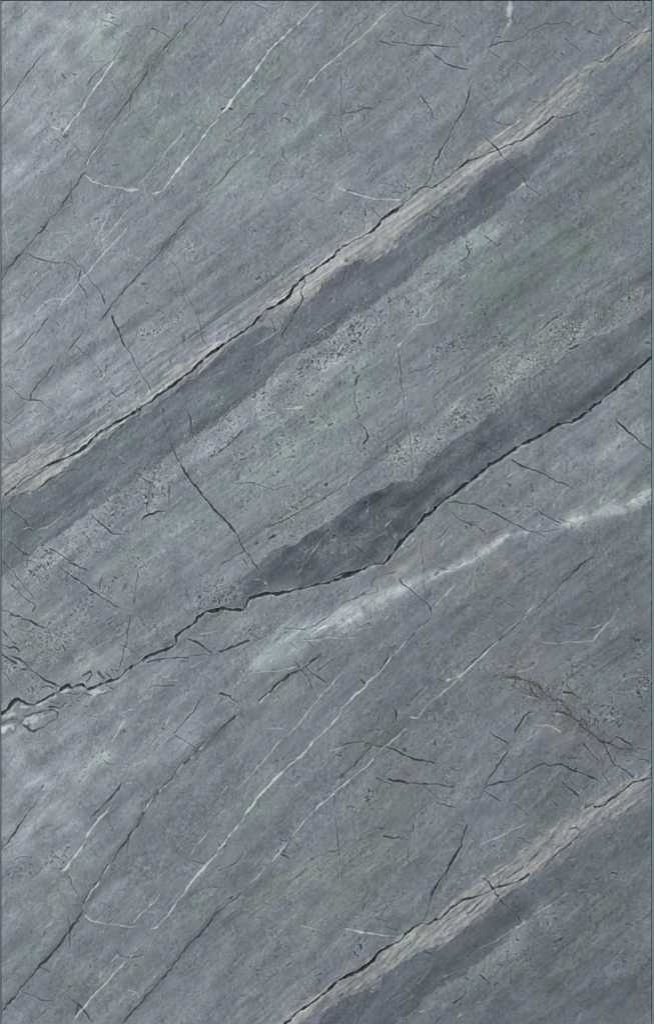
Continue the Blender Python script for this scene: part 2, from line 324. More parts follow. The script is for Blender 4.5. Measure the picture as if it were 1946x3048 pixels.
FEATURES = """
A0
k 3 .75 - 285,395 240,460 195,510 165,560 130,605 105,650 55,710 10,770
k 2 .4 - 470,205 435,240 400,290
k 2.5 .6 - 860,330 825,375 760,445 700,500 640,560 610,610
b 4 .5 br1 1470,15 1400,80 1300,195 1200,290 1120,390 1050,480 990,580 940,650 880,740 830,810 740,940 660,1060 605,1165
b 4 .65 br1 600,1215 530,1310 480,1380 440,1442
k 2.5 .4 - 500,1270 510,1350 510,1442
k 2.5 .6 - 1305,10 1350,35 1395,65
k 2.5 .6 - 1060,200 1110,215 1160,240 1195,262
k 2.5 .6 - 700,130 750,150 800,170 835,190
k 2.5 .5 - 775,235 830,292
k 2.5 .5 - 890,225 980,265
k 4 .8 - 740,180 760,186
k 2 .4 - 600,440 680,432 740,430
k 2 .4 - 770,545 800,600 825,655
k 2.5 .5 - 340,890 280,930 235,975
k 3 .6 - 410,1020 380,1070
k 2.5 .5 - 490,1050 475,1110 445,1150
k 3 .35 - 480,975 520,1020 560,1080
k 2.5 .4 - 935,650 915,740 905,820
k 4 .6 - 435,520 465,560
k 2.5 .5 - 1340,850 1400,880 1470,890
k 2.5 .5 - 1537,1290 1480,1350 1450,1400
k 2 .35 - 460,575 365,680
v 4.5 .9 - 800,435 770,475 735,525 690,590 640,660 615,695 585,765 530,825 490,880 450,930
v 3 .5 - 1290,200 1250,250
v 3.5 .8 - 1085,430 1065,460 1045,500
v 3 .8 - 810,850 740,945
v 3.5 .85 - 700,1020 650,1080 610,1160
v 3 .6 - 1470,15 1440,55
v 3 .5 - 1180,340 1160,350
v 3 .5 - 1385,120 1370,130
v 4.5 .9 wv1 1537,835 1480,890 1430,960 1370,1050 1300,1130 1240,1210 1200,1270 1170,1310 1140,1345 1080,1360
v 3 .55 - 1300,910 1260,970 1200,1030 1160,1080 1120,1150 1060,1205 970,1310
v 3 .6 - 605,1235 650,1280 740,1310 860,1320 890,1340 980,1335
v 8 .35 - 880,1335 975,1335
v 3 .5 - 1500,645 1450,720 1410,750 1385,800
v 2.5 .4 - 1510,910 1475,990
v 2.5 .4 - 320,1060 400,990
v 2.5 .35 - 260,1180 300,1140
v 6 .5 - 360,890 420,910
v 2.5 .4 - 1225,590 1210,680
v 3 .4 - 410,905 470,860
A1
k 3 .5 - 130,15 80,70 40,140 0,180
k 2.5 .4 - 230,20 300,45 360,80
k 2.8 .7 - 1290,90 1370,130 1430,150 1490,165 1537,175
k 2.8 .65 - 1130,285 1180,300 1250,325
k 3 .75 hz1 1220,290 1310,300 1380,318 1450,318 1537,320
k 2.5 .5 - 1450,320 1500,360 1537,400
k 2.5 .6 - 1060,100 1010,160 950,195 900,260 870,310
k 6 .3 - 940,210 890,280
k 3.5 .9 - 455,725 480,740 515,745
k 4.5 .85 - 20,770 60,760 100,770
k 3 .8 - 450,825 440,860
k 3 .7 - 450,825 500,845 515,860
k 3 .5 - 220,800 270,795
b 3 .6 - 225,800 190,840 150,890 100,915
k 2.5 .4 - 320,790 420,800
k 2.5 .5 - 245,800 260,830
k 4 .8 - 790,805 825,812
k 2.8 .65 - 870,805 930,790 1000,775 1060,760 1110,755
k 2.5 .55 - 880,650 960,600
k 2.5 .4 - 930,650 960,635
b 3.5 .7 - 1120,710 1150,712
b 4.5 .8 - 1190,700 1240,705
k 4 .7 - 1035,810 1030,840
k 2 .25 - 850,380 855,500 860,640 865,800 880,900 910,1020 935,1130
k 4 .7 - 860,900 865,950 880,995
k 2.8 .6 - 1420,670 1460,720 1500,790 1510,830
k 5 .6 - 1330,540 1350,600
k 3 .6 - 1095,1160 1070,1180 1040,1230
k 2.8 .65 - 1125,1275 1180,1290 1240,1308
k 4 .85 - 1220,1355 1260,1350 1295,1365
k 3.5 .7 - 910,1340 940,1345
k 3.5 .7 - 1310,1320 1350,1325
b 4 .7 long1 1537,1110 1515,1150 1510,1200 1490,1250 1460,1310
k 5 .85 main1 1537,1300 1500,1325 1460,1310 1420,1330 1370,1370 1320,1420 1290,1442
k 3 .5 - 700,1400 740,1420 790,1390
k 2 .3 - 1375,820 1372,890
k 2.5 .4 - 1290,1280 1310,1250
k 2.5 .6 - 110,1145 150,1130
k 3 .45 - 0,1300 50,1240 110,1165 200,1090
k 2.5 .5 - 260,1105 300,1085
k 2.5 .5 - 50,890 100,820
k 2.5 .5 - 0,655 60,685 75,690
k 2.5 .5 - 165,740 215,755
k 5 .7 - 245,572 265,572
k 5 .6 - 340,938 350,945
v 5.5 .9 wv1 715,5 660,60 620,110 560,170 500,215 440,275 380,335 335,390 310,430 270,485 230,540 180,605 130,660 90,710 60,760 0,820
v 4 .75 wv2 1285,10 1220,55 1160,110 1110,160 1050,220 980,280 920,330 870,370 810,420 760,460 700,515 640,580 610,630 560,690
v 3.5 .5 - 520,740 450,830
v 2.5 .5 - 300,200 240,270 160,362
v 2.5 .25 - 460,40 400,90 340,170
v 2.5 .3 - 285,175 320,250
v 2.5 .3 - 520,280 500,350
v 2.5 .35 - 60,520 0,610
v 4 .75 - 915,1350 980,1370 1030,1385 1110,1400 1200,1402 1290,1405
v 3 .45 - 620,1350 680,1365 740,1385
v 3.5 .7 - 850,1328 890,1340
v 2.5 .5 - 1110,890 1060,935
v 2.5 .3 - 1060,1000 1020,1040 960,1090
v 3 .5 - 690,75 740,70 700,95
v 3.5 .7 - 595,20 625,32
v 3 .5 - 270,15 320,40 380,45 440,35
v 3.5 .6 - 250,1060 200,1090
v 2.8 .4 - 220,750 260,700 320,650 370,600
v 2.5 .3 - 470,440 450,500 390,560
v 2.5 .35 - 650,1340 700,1310
v 3.5 .7 - 870,290 870,325
A2
k 4 .75 - 1520,215 1440,235 1390,270 1340,310 1280,350 1230,400 1180,435 1130,430
k 4.5 .85 main1 830,820 760,880 680,940 600,990 520,1020 440,1055 370,1080 300,1110 230,1130 190,1165 130,1210 60,1265 0,1310
k 2.5 .5 - 835,825 900,825 950,812 1020,785
k 4.5 .85 - 360,975 400,1015 440,1055 475,1105
k 2.5 .5 - 475,1105 520,1160 590,1215 640,1305
k 2.5 .6 - 640,1305 700,1345 735,1370
k 3.5 .3 - 480,30 450,150 430,230 400,290 385,340 340,430 290,530 250,600
k 3.8 .7 long1 250,600 235,680 210,760 165,830 130,885 90,980 30,1060 0,1130
k 3 .6 - 360,345 440,300 510,290 590,272 640,240 700,200 780,160 830,170 915,155
k 3.5 .8 - 915,155 960,185 1005,200
k 3 .6 - 365,345 410,380 455,410
k 4 .65 - 910,270 940,300 1000,340 1020,360
k 3 .7 - 1190,195 1220,230 1245,270
k 3.2 .75 - 1075,215 1110,235 1160,245
k 3 .6 - 1160,205 1150,225
k 2.8 .5 - 1215,35 1260,110 1320,150 1370,170 1420,215
k 2.8 .7 - 0,172 45,182
k 2.5 .6 - 135,200 175,235
k 3 .65 hz1 0,318 80,330 160,330
k 2.8 .55 - 0,395 60,440 120,470 185,485 240,490
k 4 .8 - 190,250 210,255
k 2.8 .55 - 580,440 640,490 690,525
k 3.2 .75 - 650,685 680,715 720,720
k 2.2 .35 - 740,310 800,370 880,440
k 2.8 .55 - 410,850 470,872 545,875
b 3 .45 - 1070,445 1130,420 1180,410
k 2.5 .4 - 1520,280 1460,330
k 3 .6 - 780,740 740,790 700,840
k 2.8 .45 - 650,870 590,920 520,980
k 3 .6 - 980,680 920,750
k 3 .6 - 810,850 800,890
k 2.5 .4 - 360,1130 320,1180 270,1215
k 3.5 .8 - 1145,660 1155,680
k 3.5 .6 - 130,1330 60,1380
k 3 .6 - 185,1330 185,1360
k 3 .6 - 600,1390 640,1420
k 3 .6 - 1285,700 1278,755 1310,765
k 2.5 .3 - 520,1070 600,1080 650,1120
v 13 .6 - 530,10 525,60 520,110 530,150 510,185
v 3 .5 - 500,190 470,260
v 4 .4 - 1520,150 1460,190 1400,240 1330,300 1250,360 1170,420 1060,480 930,550 870,610 780,680
v 5 .8 - 605,835 560,875 500,910 420,965
v 4 .5 - 360,1000 290,1050 250,1100
v 6 .8 - 570,1335 630,1290
v 4 .6 - 1000,670 930,720 880,745
v 3 .7 - 120,860 130,885
v 3 .4 - 720,850 610,880
v 2.8 .4 - 640,590 560,620 430,700 330,750
v 2.5 .3 - 550,600 420,670
v 2.5 .3 - 1310,610 1300,680
v 2.5 .4 - 1285,700 1275,760
v 2.5 .3 - 1520,1140 1440,1210
v 2.5 .35 - 980,1050 880,1110 780,1170 700,1230
v 4 .7 - 1380,230 1360,245
v 3 .5 - 920,90 950,130
v 2.5 .3 - 930,10 945,60
v 2.5 .3 - 410,1440 570,1340
v 3.5 .6 - 1325,15 1340,40 1370,45
v 4 .7 - 1390,80 1420,70
B0
b 4 .7 br1 445,5 400,65 330,135 290,190 230,250 190,295 130,360 70,430 20,520 5,535
k 2.5 .4 - 350,0 330,80 310,150
k 2.5 .5 - 290,150 345,195
k 3 .5 - 150,335 200,345 260,375 330,395 400,410 460,405 510,425 545,465
k 2.5 .45 - 150,400 90,470
k 2.5 .45 - 370,435 310,520 255,580 200,655 165,695
k 2.8 .6 - 150,630 200,655
k 3.5 .6 - 480,350 520,390 545,430 575,430 600,480 640,540 700,600 725,650 740,700
k 3.8 .7 - 570,450 555,510 560,560 600,605 615,655
k 3 .6 - 610,685 620,710
k 3 .6 - 610,730 600,800
k 3 .5 - 735,600 730,640
k 3.5 .65 dl1 1410,5 1330,75 1270,150 1220,215 1160,285 1090,370 1040,420 990,480 930,545 870,605 820,670 760,745 705,815
k 2.5 .4 dl1 1400,35 1310,130 1240,210 1150,305
k 4 .6 dl2 590,885 550,940 500,1005 480,1030
k 3 .5 dl2 430,1055 405,1105
k 3.5 .65 dl2 375,1130 340,1180 290,1240 250,1290 215,1370
k 3 .4 dl2 180,1390 130,1442
k 2.8 .55 - 40,1270 80,1285 120,1325 190,1370 280,1375 320,1410 380,1440
k 3 .5 - 345,790 290,865 250,920
k 3 .6 - 240,900 180,970 150,1000 100,1045
k 3 .6 - 70,1080 20,1140 5,1150
k 4.5 .75 - 790,780 800,820 830,880 860,960 885,1000
k 2.8 .5 - 885,1000 940,1090 980,1160 1010,1220 1050,1270 1065,1310
k 2.8 .5 - 535,990 600,1050 680,1130 710,1170 715,1210
k 2.8 .45 - 1215,400 1265,505 1300,600 1340,680 1380,760 1415,860 1415,905 1460,1000
k 4 .65 - 775,1290 820,1350
k 2.8 .5 - 980,1190 930,1260 870,1320 820,1350
k 5 .85 - 1000,560 1030,553
k 5 .8 - 1030,690 1042,690
k 3 .7 - 20,780 45,778
k 4.5 .8 - 895,22 906,20
k 3 .55 - 840,70 880,100
k 6.5 1 main1 1537,1015 1470,1060 1410,1110 1380,1145 1320,1190 1240,1250 1180,1300 1100,1350 1050,1395 970,1440
k 3.5 .55 - 1440,1160 1380,1205 1340,1215 1300,1265 1240,1310
v 2.8 .5 - 765,55 745,110 710,180 670,240 640,290 610,340 570,410
v 3 .5 - 900,35 850,95 810,150 790,180 710,260
v 3.4 .7 - 900,150 860,210 800,270 740,330 690,390 650,440 600,495 550,555 510,610 450,670 410,740
v 2.8 .45 - 450,662 380,660 330,680 280,720 245,790
v 2.5 .35 - 220,1050 185,1120 160,1160
v 2.5 .35 - 190,1000 130,1110 90,1220
v 2.5 .4 - 900,350 960,370 1000,400
v 4 .5 - 355,195 365,202
v 2.5 .3 - 60,300 40,180
v 2.5 .3 - 380,195 480,190
v 3 .5 - 1380,260 1340,290 1280,325
v 5 .5 - 950,100 965,95
v 4 .6 - 625,165 640,175
v 5 .6 - 1537,985 1450,1045 1390,1100 1330,1150
v 5 .6 - 1220,1240 1130,1310 1030,1380 940,1430
v 4 .6 - 1537,1050 1450,1120 1400,1190 1340,1225
B1
k 6.8 1 main1 1305,0 1260,35 1200,70 1155,100 1120,150 1060,200 1000,235 940,260 880,290 830,330 790,380 720,430 660,475 610,500 570,540 530,580 500,640 450,680 390,720 320,750 280,800 240,850 180,890 120,930 60,975 0,1010
k 4 .75 - 345,772 300,790 285,815 310,820 330,790
b 3 .6 - 610,510 600,570 580,610 595,660 570,710 535,760 520,810 490,850 455,900 440,950
k 2.5 .45 - 385,760 390,850 400,910
k 3 .55 - 1085,20 1130,85
k 5 .9 - 1030,40 1035,75
k 5 .9 - 990,60 990,78
k 3.2 .65 - 900,430 890,490 870,550
k 9 .7 - 903,385 905,398
k 3.2 .8 - 1537,580 1490,640
k 3 .6 - 1405,740 1400,790
k 3 .6 - 1400,690 1350,720
k 2.5 .45 vt1 1270,710 1272,850 1270,1000 1275,1120 1285,1250 1300,1350 1305,1410
k 4 .8 - 1005,1190 970,1230 965,1275
k 4 .8 - 965,1320 955,1370 980,1440
k 3.5 .4 - 340,1255 260,1315 160,1390 90,1442
k 5 .6 - 580,1095 560,1130
k 4 .8 - 1450,495 1480,480
k 5 .8 - 1500,75 1537,92
k 3 .5 - 830,870 830,930
k 3 .5 - 370,1040 320,1085 290,1150 280,1200
k 2.5 .4 - 1080,40 1140,90
k 5 .7 - 700,1045 740,1050
k 6 .75 - 790,1055 810,1045
k 5 .8 - 1145,1050 1160,1048
k 5 .8 - 1010,1155 1045,1138
b 6 .4 - 600,1110 650,1070
v 3 .5 - 240,995 320,955 400,900 440,870
v 3.2 .55 - 680,910 740,860 820,810
v 3 .3 - 0,1190 100,1150 200,1110
v 3 .5 - 1270,990 1330,920 1400,840 1430,842 1470,835 1537,815
v 9 .8 - 1285,970 1268,990
v 3.5 .7 - 1505,710 1470,760 1430,800
v 3 .5 - 1380,410 1420,370
v 3 .4 - 1537,1210 1480,1260 1400,1280 1300,1370 1240,1430
v 5 .65 - 1160,1080 1120,1120 1060,1150
v 5 .65 - 440,1435 600,1425
v 4.5 .7 - 820,345 740,400 650,460 600,495
v 5 .5 - 0,985 90,915 200,872 260,800
v 3 .5 - 440,1120 400,1180 340,1250
v 4 .5 - 540,590 470,650 340,690 270,740
v 8 .5 - 1120,370 1140,360
v 3 .4 - 1190,1180 1250,1120
B2
k 7 1 main2 1525,1070 1450,1135 1380,1190 1330,1240 1260,1300 1190,1350 1160,1390 1110,1425 1070,1442
k 3.2 .8 - 340,215 380,245 430,285
k 5 .9 - 435,290 465,265
k 3.2 .75 - 215,280 240,340 220,370 165,415
k 2.8 .5 - 430,95 450,130 490,150
k 4 .75 - 660,110 695,88
k 4 .8 - 655,45 675,45
k 3 .75 - 60,540 20,580 0,610
k 4 .75 - 180,568 210,550
k 3 .75 - 475,1115 520,1075
k 2.5 .55 - 545,1050 600,1060 660,1090
k 2.5 .45 - 690,450 730,400
k 6 .8 - 345,772 353,762
k 2.8 .6 - 830,1320 890,1370
k 2.8 .5 - 800,1230 830,1260
k 2.5 .45 - 1240,1330 1250,1365
k 3 .35 - 0,1340 70,1290 160,1215 190,1150
k 3 .3 - 1180,560 1110,620
k 5.5 .85 - 930,1010 960,1015 1005,985
k 5.5 .85 - 300,1370 350,1360 400,1330
k 5 .8 - 1165,815 1195,798
k 5 .8 - 180,940 205,930
k 5 .75 - 440,990 480,965
k 3 .6 - 1485,570 1515,565
k 4 .45 - 620,970 700,905 780,840 900,760
k 3 .4 - 480,1090 560,1030
v 2.8 .45 - 1125,330 1105,390 1080,450
v 3.2 .6 - 1470,580 1450,650 1420,750
v 3 .45 - 720,780 770,775
v 3.5 .6 - 210,770 240,755 260,765
v 2.5 .35 - 300,930 310,850
v 7 .75 - 175,520 220,490
v 3 .6 - 990,1320 1000,1300
v 3.5 .55 - 820,750 870,735
v 3 .45 - 0,1220 50,1180
v 3 .45 - 130,1430 200,1350
v 3 .4 - 330,35 400,15
v 5 .6 - 600,130 615,115
v 3 .5 - 140,830 160,815
v 2.5 .35 - 550,690 640,620
v 3 .4 - 1450,370 1515,310
v 3 .4 - 430,850 500,840
v 3 .4 - 130,1200 200,1150
C0
k 7 1 main1 990,0 930,30 870,60 820,85 770,120 710,155 660,200 620,245 560,290 500,320 440,350 380,375 320,400
k 4 .7 main1 320,400 250,430 190,465 130,520 100,550
k 6 .9 main1 110,545 75,570 40,600
k 4 .65 - 870,100 835,140
k 4 .6 - 800,170 770,210 740,220
k 3.2 .6 - 560,420 480,430 440,440 380,480 320,510 260,560 240,580 190,575 130,600 80,630 50,660
k 3.5 .4 - 660,350 620,370 570,410 550,430
k 3 .6 - 15,370 60,375 130,365
k 3 .45 - 670,0 620,60 540,110 450,160 370,220
k 3 .5 - 165,0 100,60 65,95 15,80
k 2.5 .4 - 65,95 110,115
k 2.5 .35 - 110,145 180,155
k 2.2 .35 - 30,190 70,230 80,260 120,310
k 3.5 .65 - 60,680 120,735 180,780 205,830 230,850
k 3 .55 - 50,910 110,960 160,1000 210,1020
k 3 .6 - 20,1060 90,1130 140,1205 200,1270 240,1335
k 2.5 .5 - 160,1275 200,1280
k 3.8 .75 - 80,1230 150,1310 200,1345 255,1380 230,1420
k 2.5 .5 - 140,1340 170,1390
k 4 .75 - 15,1410 60,1420 100,1442
k 3.8 .8 - 640,730 680,775 740,825 800,875 860,875
k 4 .7 - 890,925 915,910
k 3.5 .7 - 350,975 400,1000 450,1035 500,1080 560,1110 620,1135
k 3.5 .7 - 430,1110 500,1165 570,1215 640,1270 700,1310 760,1345 800,1375 850,1395
k 5 .5 - 290,1050 340,1010 390,985
k 3 .65 - 940,440 1000,475 1070,520
k 2.5 .3 - 850,370 930,420
k 2.5 .4 - 1075,520 1050,620 1030,720
k 2.5 .4 - 1140,360 1110,430 1080,490
k 3 .45 cross1 1145,0 1170,100 1200,200 1230,290
k 5.5 .8 cross1 1230,290 1260,360 1300,440 1350,510 1400,570 1450,630 1500,690 1537,735
k 3.5 .6 - 1325,0 1345,80 1360,200
k 2.5 .4 - 1180,480 1190,600 1185,680
k 3.5 .75 - 1000,775 1050,735 1100,718 1165,712
k 2.5 .4 - 1005,790 1000,850 995,910
k 2.5 .45 - 345,520 385,585
k 2.8 .4 vt2 965,1130 955,1250 945,1370
k 3 .5 - 750,1140 720,1170 700,1220 710,1260
k 2.5 .5 - 580,860 630,940
k 7 1 main2 1430,1435 1460,1415 1537,1410
k 3 .4 - 600,160 520,215 420,240
k 2.5 .4 - 560,255 500,262
k 2.5 .4 - 550,270 490,278
k 3 .5 - 420,370 300,430 200,490 100,560
k 3 .5 - 40,580 20,640
v 3 .55 - 270,845 330,830 380,795 430,750 455,710
v 3 .5 - 165,840 200,825 235,835
v 3 .5 - 1210,680 1280,610
v 4.5 .7 - 920,18 820,75 700,145 640,200 560,270
v 4 .6 - 900,65 800,125 710,180 660,240 600,300 500,345
v 3.5 .4 - 440,240 330,270 230,300
v 3 .4 - 480,1170 510,1150
C1
k 7 1 main2 1537,690 1490,735 1460,740 1430,780 1380,840 1320,900 1280,940 1240,1000 1200,1050 1165,1085 1110,1085 1060,1100 1000,1130 950,1150 880,1180 820,1200 760,1220 690,1230 630,1250 570,1260 520,1275 470,1285 410,1300 360,1290 310,1300 260,1315 230,1325
k 4.5 .7 main2 230,1325 205,1350 180,1410
k 6.5 .95 main2 180,1410 100,1408 40,1400 0,1405
k 4 .8 main2 960,1140 870,1152 790,1195
k 3 .65 - 960,950 1030,1010 1110,1080
k 3 .6 - 1290,940 1350,975
k 3.5 .6 - 1170,1160 1250,1140
b 3 .55 - 1120,1165 1085,1200 1075,1240
b 4 .6 - 1115,1240 1125,1280 1060,1300 1000,1310
b 4 .55 - 1070,1260 1010,1300 960,1330 910,1345 860,1370 845,1400 780,1442
k 3.2 .65 - 1270,1190 1330,1250 1400,1310 1450,1350 1490,1390 1500,1425
k 2.5 .4 - 1445,1190 1460,1270 1465,1350
k 2.5 .3 - 1430,900 1433,1060 1440,1150
k 4.5 .65 cross1 0,720 50,780 110,850 150,910 185,990
k 3 .5 cross1 185,990 240,1070 290,1130
k 3.5 .4 - 190,990 100,1040 0,1100
k 8 .85 - 350,912 400,885
k 5 .8 - 268,945 287,935
k 5 .8 - 500,885 540,888
k 5 .85 - 970,5 990,40 970,65
k 3.2 .7 - 985,90 1025,125 1050,175 1055,190 1015,240
k 2.5 .45 vt1 1330,0 1335,150 1360,300 1370,470
k 3 .6 - 470,360 480,335 540,325
k 4 .35 - 650,370 600,420 560,460
k 2.5 .5 - 120,520 270,520 340,550 390,565 450,545 510,535
k 3.5 .6 - 0,120 50,50 85,10
k 4 .55 - 170,140 130,190 90,225 60,260 0,300
k 4.5 .7 - 100,390 190,340
k 3.5 .65 - 155,430 135,480
k 3.2 .5 - 340,825 400,805 460,780 500,760 570,720 640,680 720,640 800,590 880,530
k 3 .5 - 205,1070 200,1110 180,1140
k 3 .4 - 1340,630 1400,630
k 3 .4 - 880,530 1000,450 1100,380 1200,310
k 4 .8 - 580,840 590,830
k 3 .4 - 330,1020 420,985 520,940
k 3 .5 - 370,1290 375,1330
v 3 .5 - 670,960 610,1005
v 3 .55 - 740,900 680,980 620,1060 560,1150
v 3 .55 - 1090,865 1040,880 990,895 940,895
v 5 .8 - 1215,780 1170,825
v 3 .4 - 1190,855 1090,910 1020,930
v 3.2 .55 - 940,470 910,530 880,580
v 3 .45 - 570,80 530,120 470,145
v 3 .5 - 480,740 540,780
v 3 .45 - 240,195 300,130
v 3 .45 - 400,195 480,190
v 3.5 .65 - 1060,680 1045,720
v 3 .35 - 780,1105 720,1160
v 3 .4 - 540,1290 500,1350
v 4 .7 - 320,1210 340,1225
v 3.5 .55 - 1480,685 1440,750
v 3.5 .65 - 1380,900 1340,950 1290,960
v 4 .5 - 230,1340 210,1380 215,1410
v 3 .5 - 860,600 760,650 680,700
v 4 .6 - 440,5 350,30 290,60
v 5 .6 - 20,265 60,240
v 4 .6 - 130,1075 180,1070
v 3 .6 - 250,1195 300,1195
C2
k 7 1 main2 1100,0 1050,30 1000,65 960,90 900,95 860,105 800,150 740,185 690,210 640,230 590,255 540,290 480,330 420,370 350,420 300,460 240,510 180,555 130,590 60,640 0,690
k 3 .65 - 210,210 280,225 350,260 400,285 450,312
k 3.6 .75 - 530,350 580,380 620,400 680,420 740,440 800,475 860,510 960,550
k 2.2 .3 - 960,550 1050,585
k 3 .6 - 870,120 920,140 965,145
k 3.6 .75 - 1270,65 1310,110 1350,150 1420,205 1470,250 1520,290
k 3.4 .65 - 100,650 150,645 210,660 270,660 330,690 400,725 460,750 530,790 590,820 640,850 690,860 770,890
k 3 .55 - 700,860 780,855 870,835 900,820
k 3.5 .5 - 665,870 640,940
k 12 .4 - 610,970 640,950
k 5 .9 - 640,680 670,680
k 3 .65 - 690,695 770,740 830,775 880,800
k 3 .7 - 870,765 930,790 970,805
k 3.2 .55 - 120,720 170,770 230,795 290,810
k 4 .7 - 290,810 330,850 360,880
k 3 .5 - 100,820 60,870 0,910
k 3 .55 - 400,865 440,845
k 3.5 .75 - 25,1110 80,1125 140,1120
k 4 .8 - 0,1165 30,1150
k 3 .55 - 460,930 410,945 350,1000
k 3 .45 - 1350,660 1390,620 1440,600 1510,560
k 3.6 .8 dd1 1100,1035 1040,1080 990,1130 940,1180 880,1225 820,1290 770,1340 710,1400
k 3 .6 - 900,1175 890,1215
k 3 .6 - 750,1325 770,1330
k 2.8 .5 - 425,1310 500,1355 570,1400
k 5 .85 - 318,1312 328,1306
k 4 .75 - 520,1075 545,1065
k 4 .7 - 565,710 580,725 590,708
k 12 .4 - 680,560 685,575
k 9 .5 - 515,520 530,535
k 5 .8 - 512,720 520,718
k 4 .5 - 240,790 300,790
v 4 .65 - 1510,560 1440,590 1380,640 1345,670
v 5 .6 cloud 1100,735 1000,760 930,800 870,830
v 4 .6 cloud 640,855 560,870 500,890 440,930 380,970 320,1020 260,1065 180,1100 100,1130 20,1155
v 3 .4 - 1150,740 1160,650 1200,560 1240,460
v 3 .45 - 1280,320 1260,360
v 3.2 .5 - 960,520 930,550 860,620 820,690
v 3.6 .8 wv3 140,1225 100,1265 80,1295 40,1330 0,1380
v 4 .65 wv4 700,1380 630,1442
v 3.5 .65 - 1290,1400 1255,1442
v 3 .45 - 580,435 500,470
v 3 .55 - 300,370 320,310
v 3 .35 - 305,1060 280,1120 260,1240
v 3.5 .65 - 60,920 40,960
v 3 .5 - 740,800 700,840
v 3 .45 - 720,710 600,780
v 6 .5 - 370,430 280,510 180,580
D0
k 7 .95 main2 1430,0 1395,15 1380,50 1330,90 1290,110 1240,155 1245,200 1200,235 1100,270 1030,295 990,330 940,360 890,390 860,425 820,455 740,480 680,505 620,525 580,490 540,500 510,520 480,490 430,530 370,570 310,600 240,635 180,625 130,590 100,610 60,660 20,695
k 13 .75 main2 1000,320 1025,300
k 18 .35 - 1225,185 1150,215
k 3.5 .65 - 1030,335 1100,320 1200,305 1330,300
k 3 .45 - 1265,325 1330,330
k 3 .4 - 1340,290 1450,280 1537,270
k 4.5 .85 - 5,780 60,740 130,740
k 5 .8 loop1 150,765 180,790 220,815 280,800 340,765 400,730 410,690 370,670 300,680 220,700 180,720 130,770
k 5 .8 loop1 200,740 210,770 190,785
k 3.8 .8 - 340,650 420,660 470,620
k 3 .5 - 20,110 80,180 120,210
k 3.6 .8 - 15,210 70,235 100,225 140,260
k 4.2 .8 - 15,275 60,310 120,345
k 3.6 .7 - 80,290 140,310 190,350 230,400 280,430 340,470 400,500
k 4 .75 - 150,385 210,375 230,390
k 3.5 .65 - 290,520 330,500 380,515
k 3.8 .75 - 70,0 140,10 200,35 260,75 320,95
k 2.5 .5 - 130,100 230,125
k 2.8 .5 - 330,80 360,140
k 2.8 .55 - 420,130 490,155
k 3 .6 - 580,165 650,210
k 3.5 .65 - 440,210 465,255
k 8 .7 - 145,35 155,28
k 2.8 .55 vt2 915,0 895,120 870,240 840,380
k 3 .65 - 850,210 910,235 950,270
k 9 .85 - 965,228 978,222
k 7 .85 - 950,270 958,265
k 9 .75 - 690,405 740,450
k 5 .75 - 740,405 790,450
k 4 .7 - 580,430 640,400 650,420 610,470
k 5 .8 - 785,385 795,390
k 5 .8 - 818,385 830,400
k 4 .75 - 740,490 800,525
k 4 .65 - 860,430 920,400 940,350
k 3.5 .65 - 580,550 640,565 700,560 780,540
k 2.5 .35 - 45,420 90,490 150,560
k 3 .45 - 470,290 520,340
k 3.5 .55 - 890,130 800,180 770,200
k 5 .8 - 1320,170 1380,190 1450,240 1500,275
k 3.5 .8 - 1410,150 1450,145
k 3 .55 - 1050,520 1090,495 1150,500 1230,500
k 3 .55 - 1440,580 1380,650 1290,760 1220,840
k 3.2 .6 - 1235,850 1310,890 1385,940
b 5 .5 br2 1537,830 1490,865 1430,920 1390,960 1330,1020 1250,1090 1190,1170 1140,1220 1100,1270 1050,1330 1010,1400 980,1442
k 3.6 .8 lf2 280,1290 240,1350 200,1390 165,1440
k 3 .5 - 450,1105 400,1165
k 4.2 .7 dk3 860,1180 830,1230 780,1290 720,1350 670,1400 630,1442
k 3 .75 - 730,1020 750,1045 800,1055
k 4 .6 - 590,945 605,938
k 4 .5 - 635,893 650,885
k 3 .55 - 850,1050 930,1055
b 4 .6 - 330,600 420,625
b 3 .6 - 420,530 500,555 560,560
k 3 .6 - 620,710 690,715
v 15 .85 - 0,812 60,788 110,768
v 13 .45 - 170,755 220,740 300,715 380,690
v 7 .65 - 650,560 720,545 770,530
v 10 .55 - 530,530 590,520
v 5 .65 - 560,465 600,490
v 5 .8 - 1410,135 1470,130 1537,110
v 3 .55 - 960,665 900,670 870,690
v 3.5 .55 - 880,740 850,790 820,840 790,890
v 4 .55 - 550,960 510,1000
v 5 .6 - 350,1250 300,1290
v 3.5 .65 - 1250,935 1230,950
v 3 .5 - 1190,860 1150,910 1100,960
v 3.6 .85 - 1490,860 1440,910 1400,950
v 5 .85 - 1365,995 1340,1010
v 3.5 .75 - 1290,1050 1240,1110
v 4 .85 - 1215,1170 1140,1220 1120,1250
v 4 .85 - 1080,1290 1040,1340 1015,1385
v 5 .85 wv5 790,1330 750,1390 690,1442
v 4 .6 - 1170,775 1200,700
v 3 .5 - 1190,430 1150,440
v 3.5 .55 - 1190,460 1250,460
v 8 .5 - 890,1188 920,1185
v 3.5 .35 - 520,325 650,240 750,190 860,120
v 3 .5 - 1380,490 1410,470
v 4 .55 - 1340,370 1420,330
v 4 .6 - 20,710 80,705
v 7 .4 - 250,625 330,590 400,550
v 9 .5 - 250,645 330,605 400,565
v 9 .55 - 30,725 110,705
v 8 .55 - 630,550 710,522
v 6 .6 - 430,548 500,532
v 6 .5 - 150,650 230,655
v 5 .5 - 820,480 900,440
D1
b 4.5 .7 - 0,260 80,235 150,205 220,180
k 3 .55 - 240,130 290,170 340,150 400,120
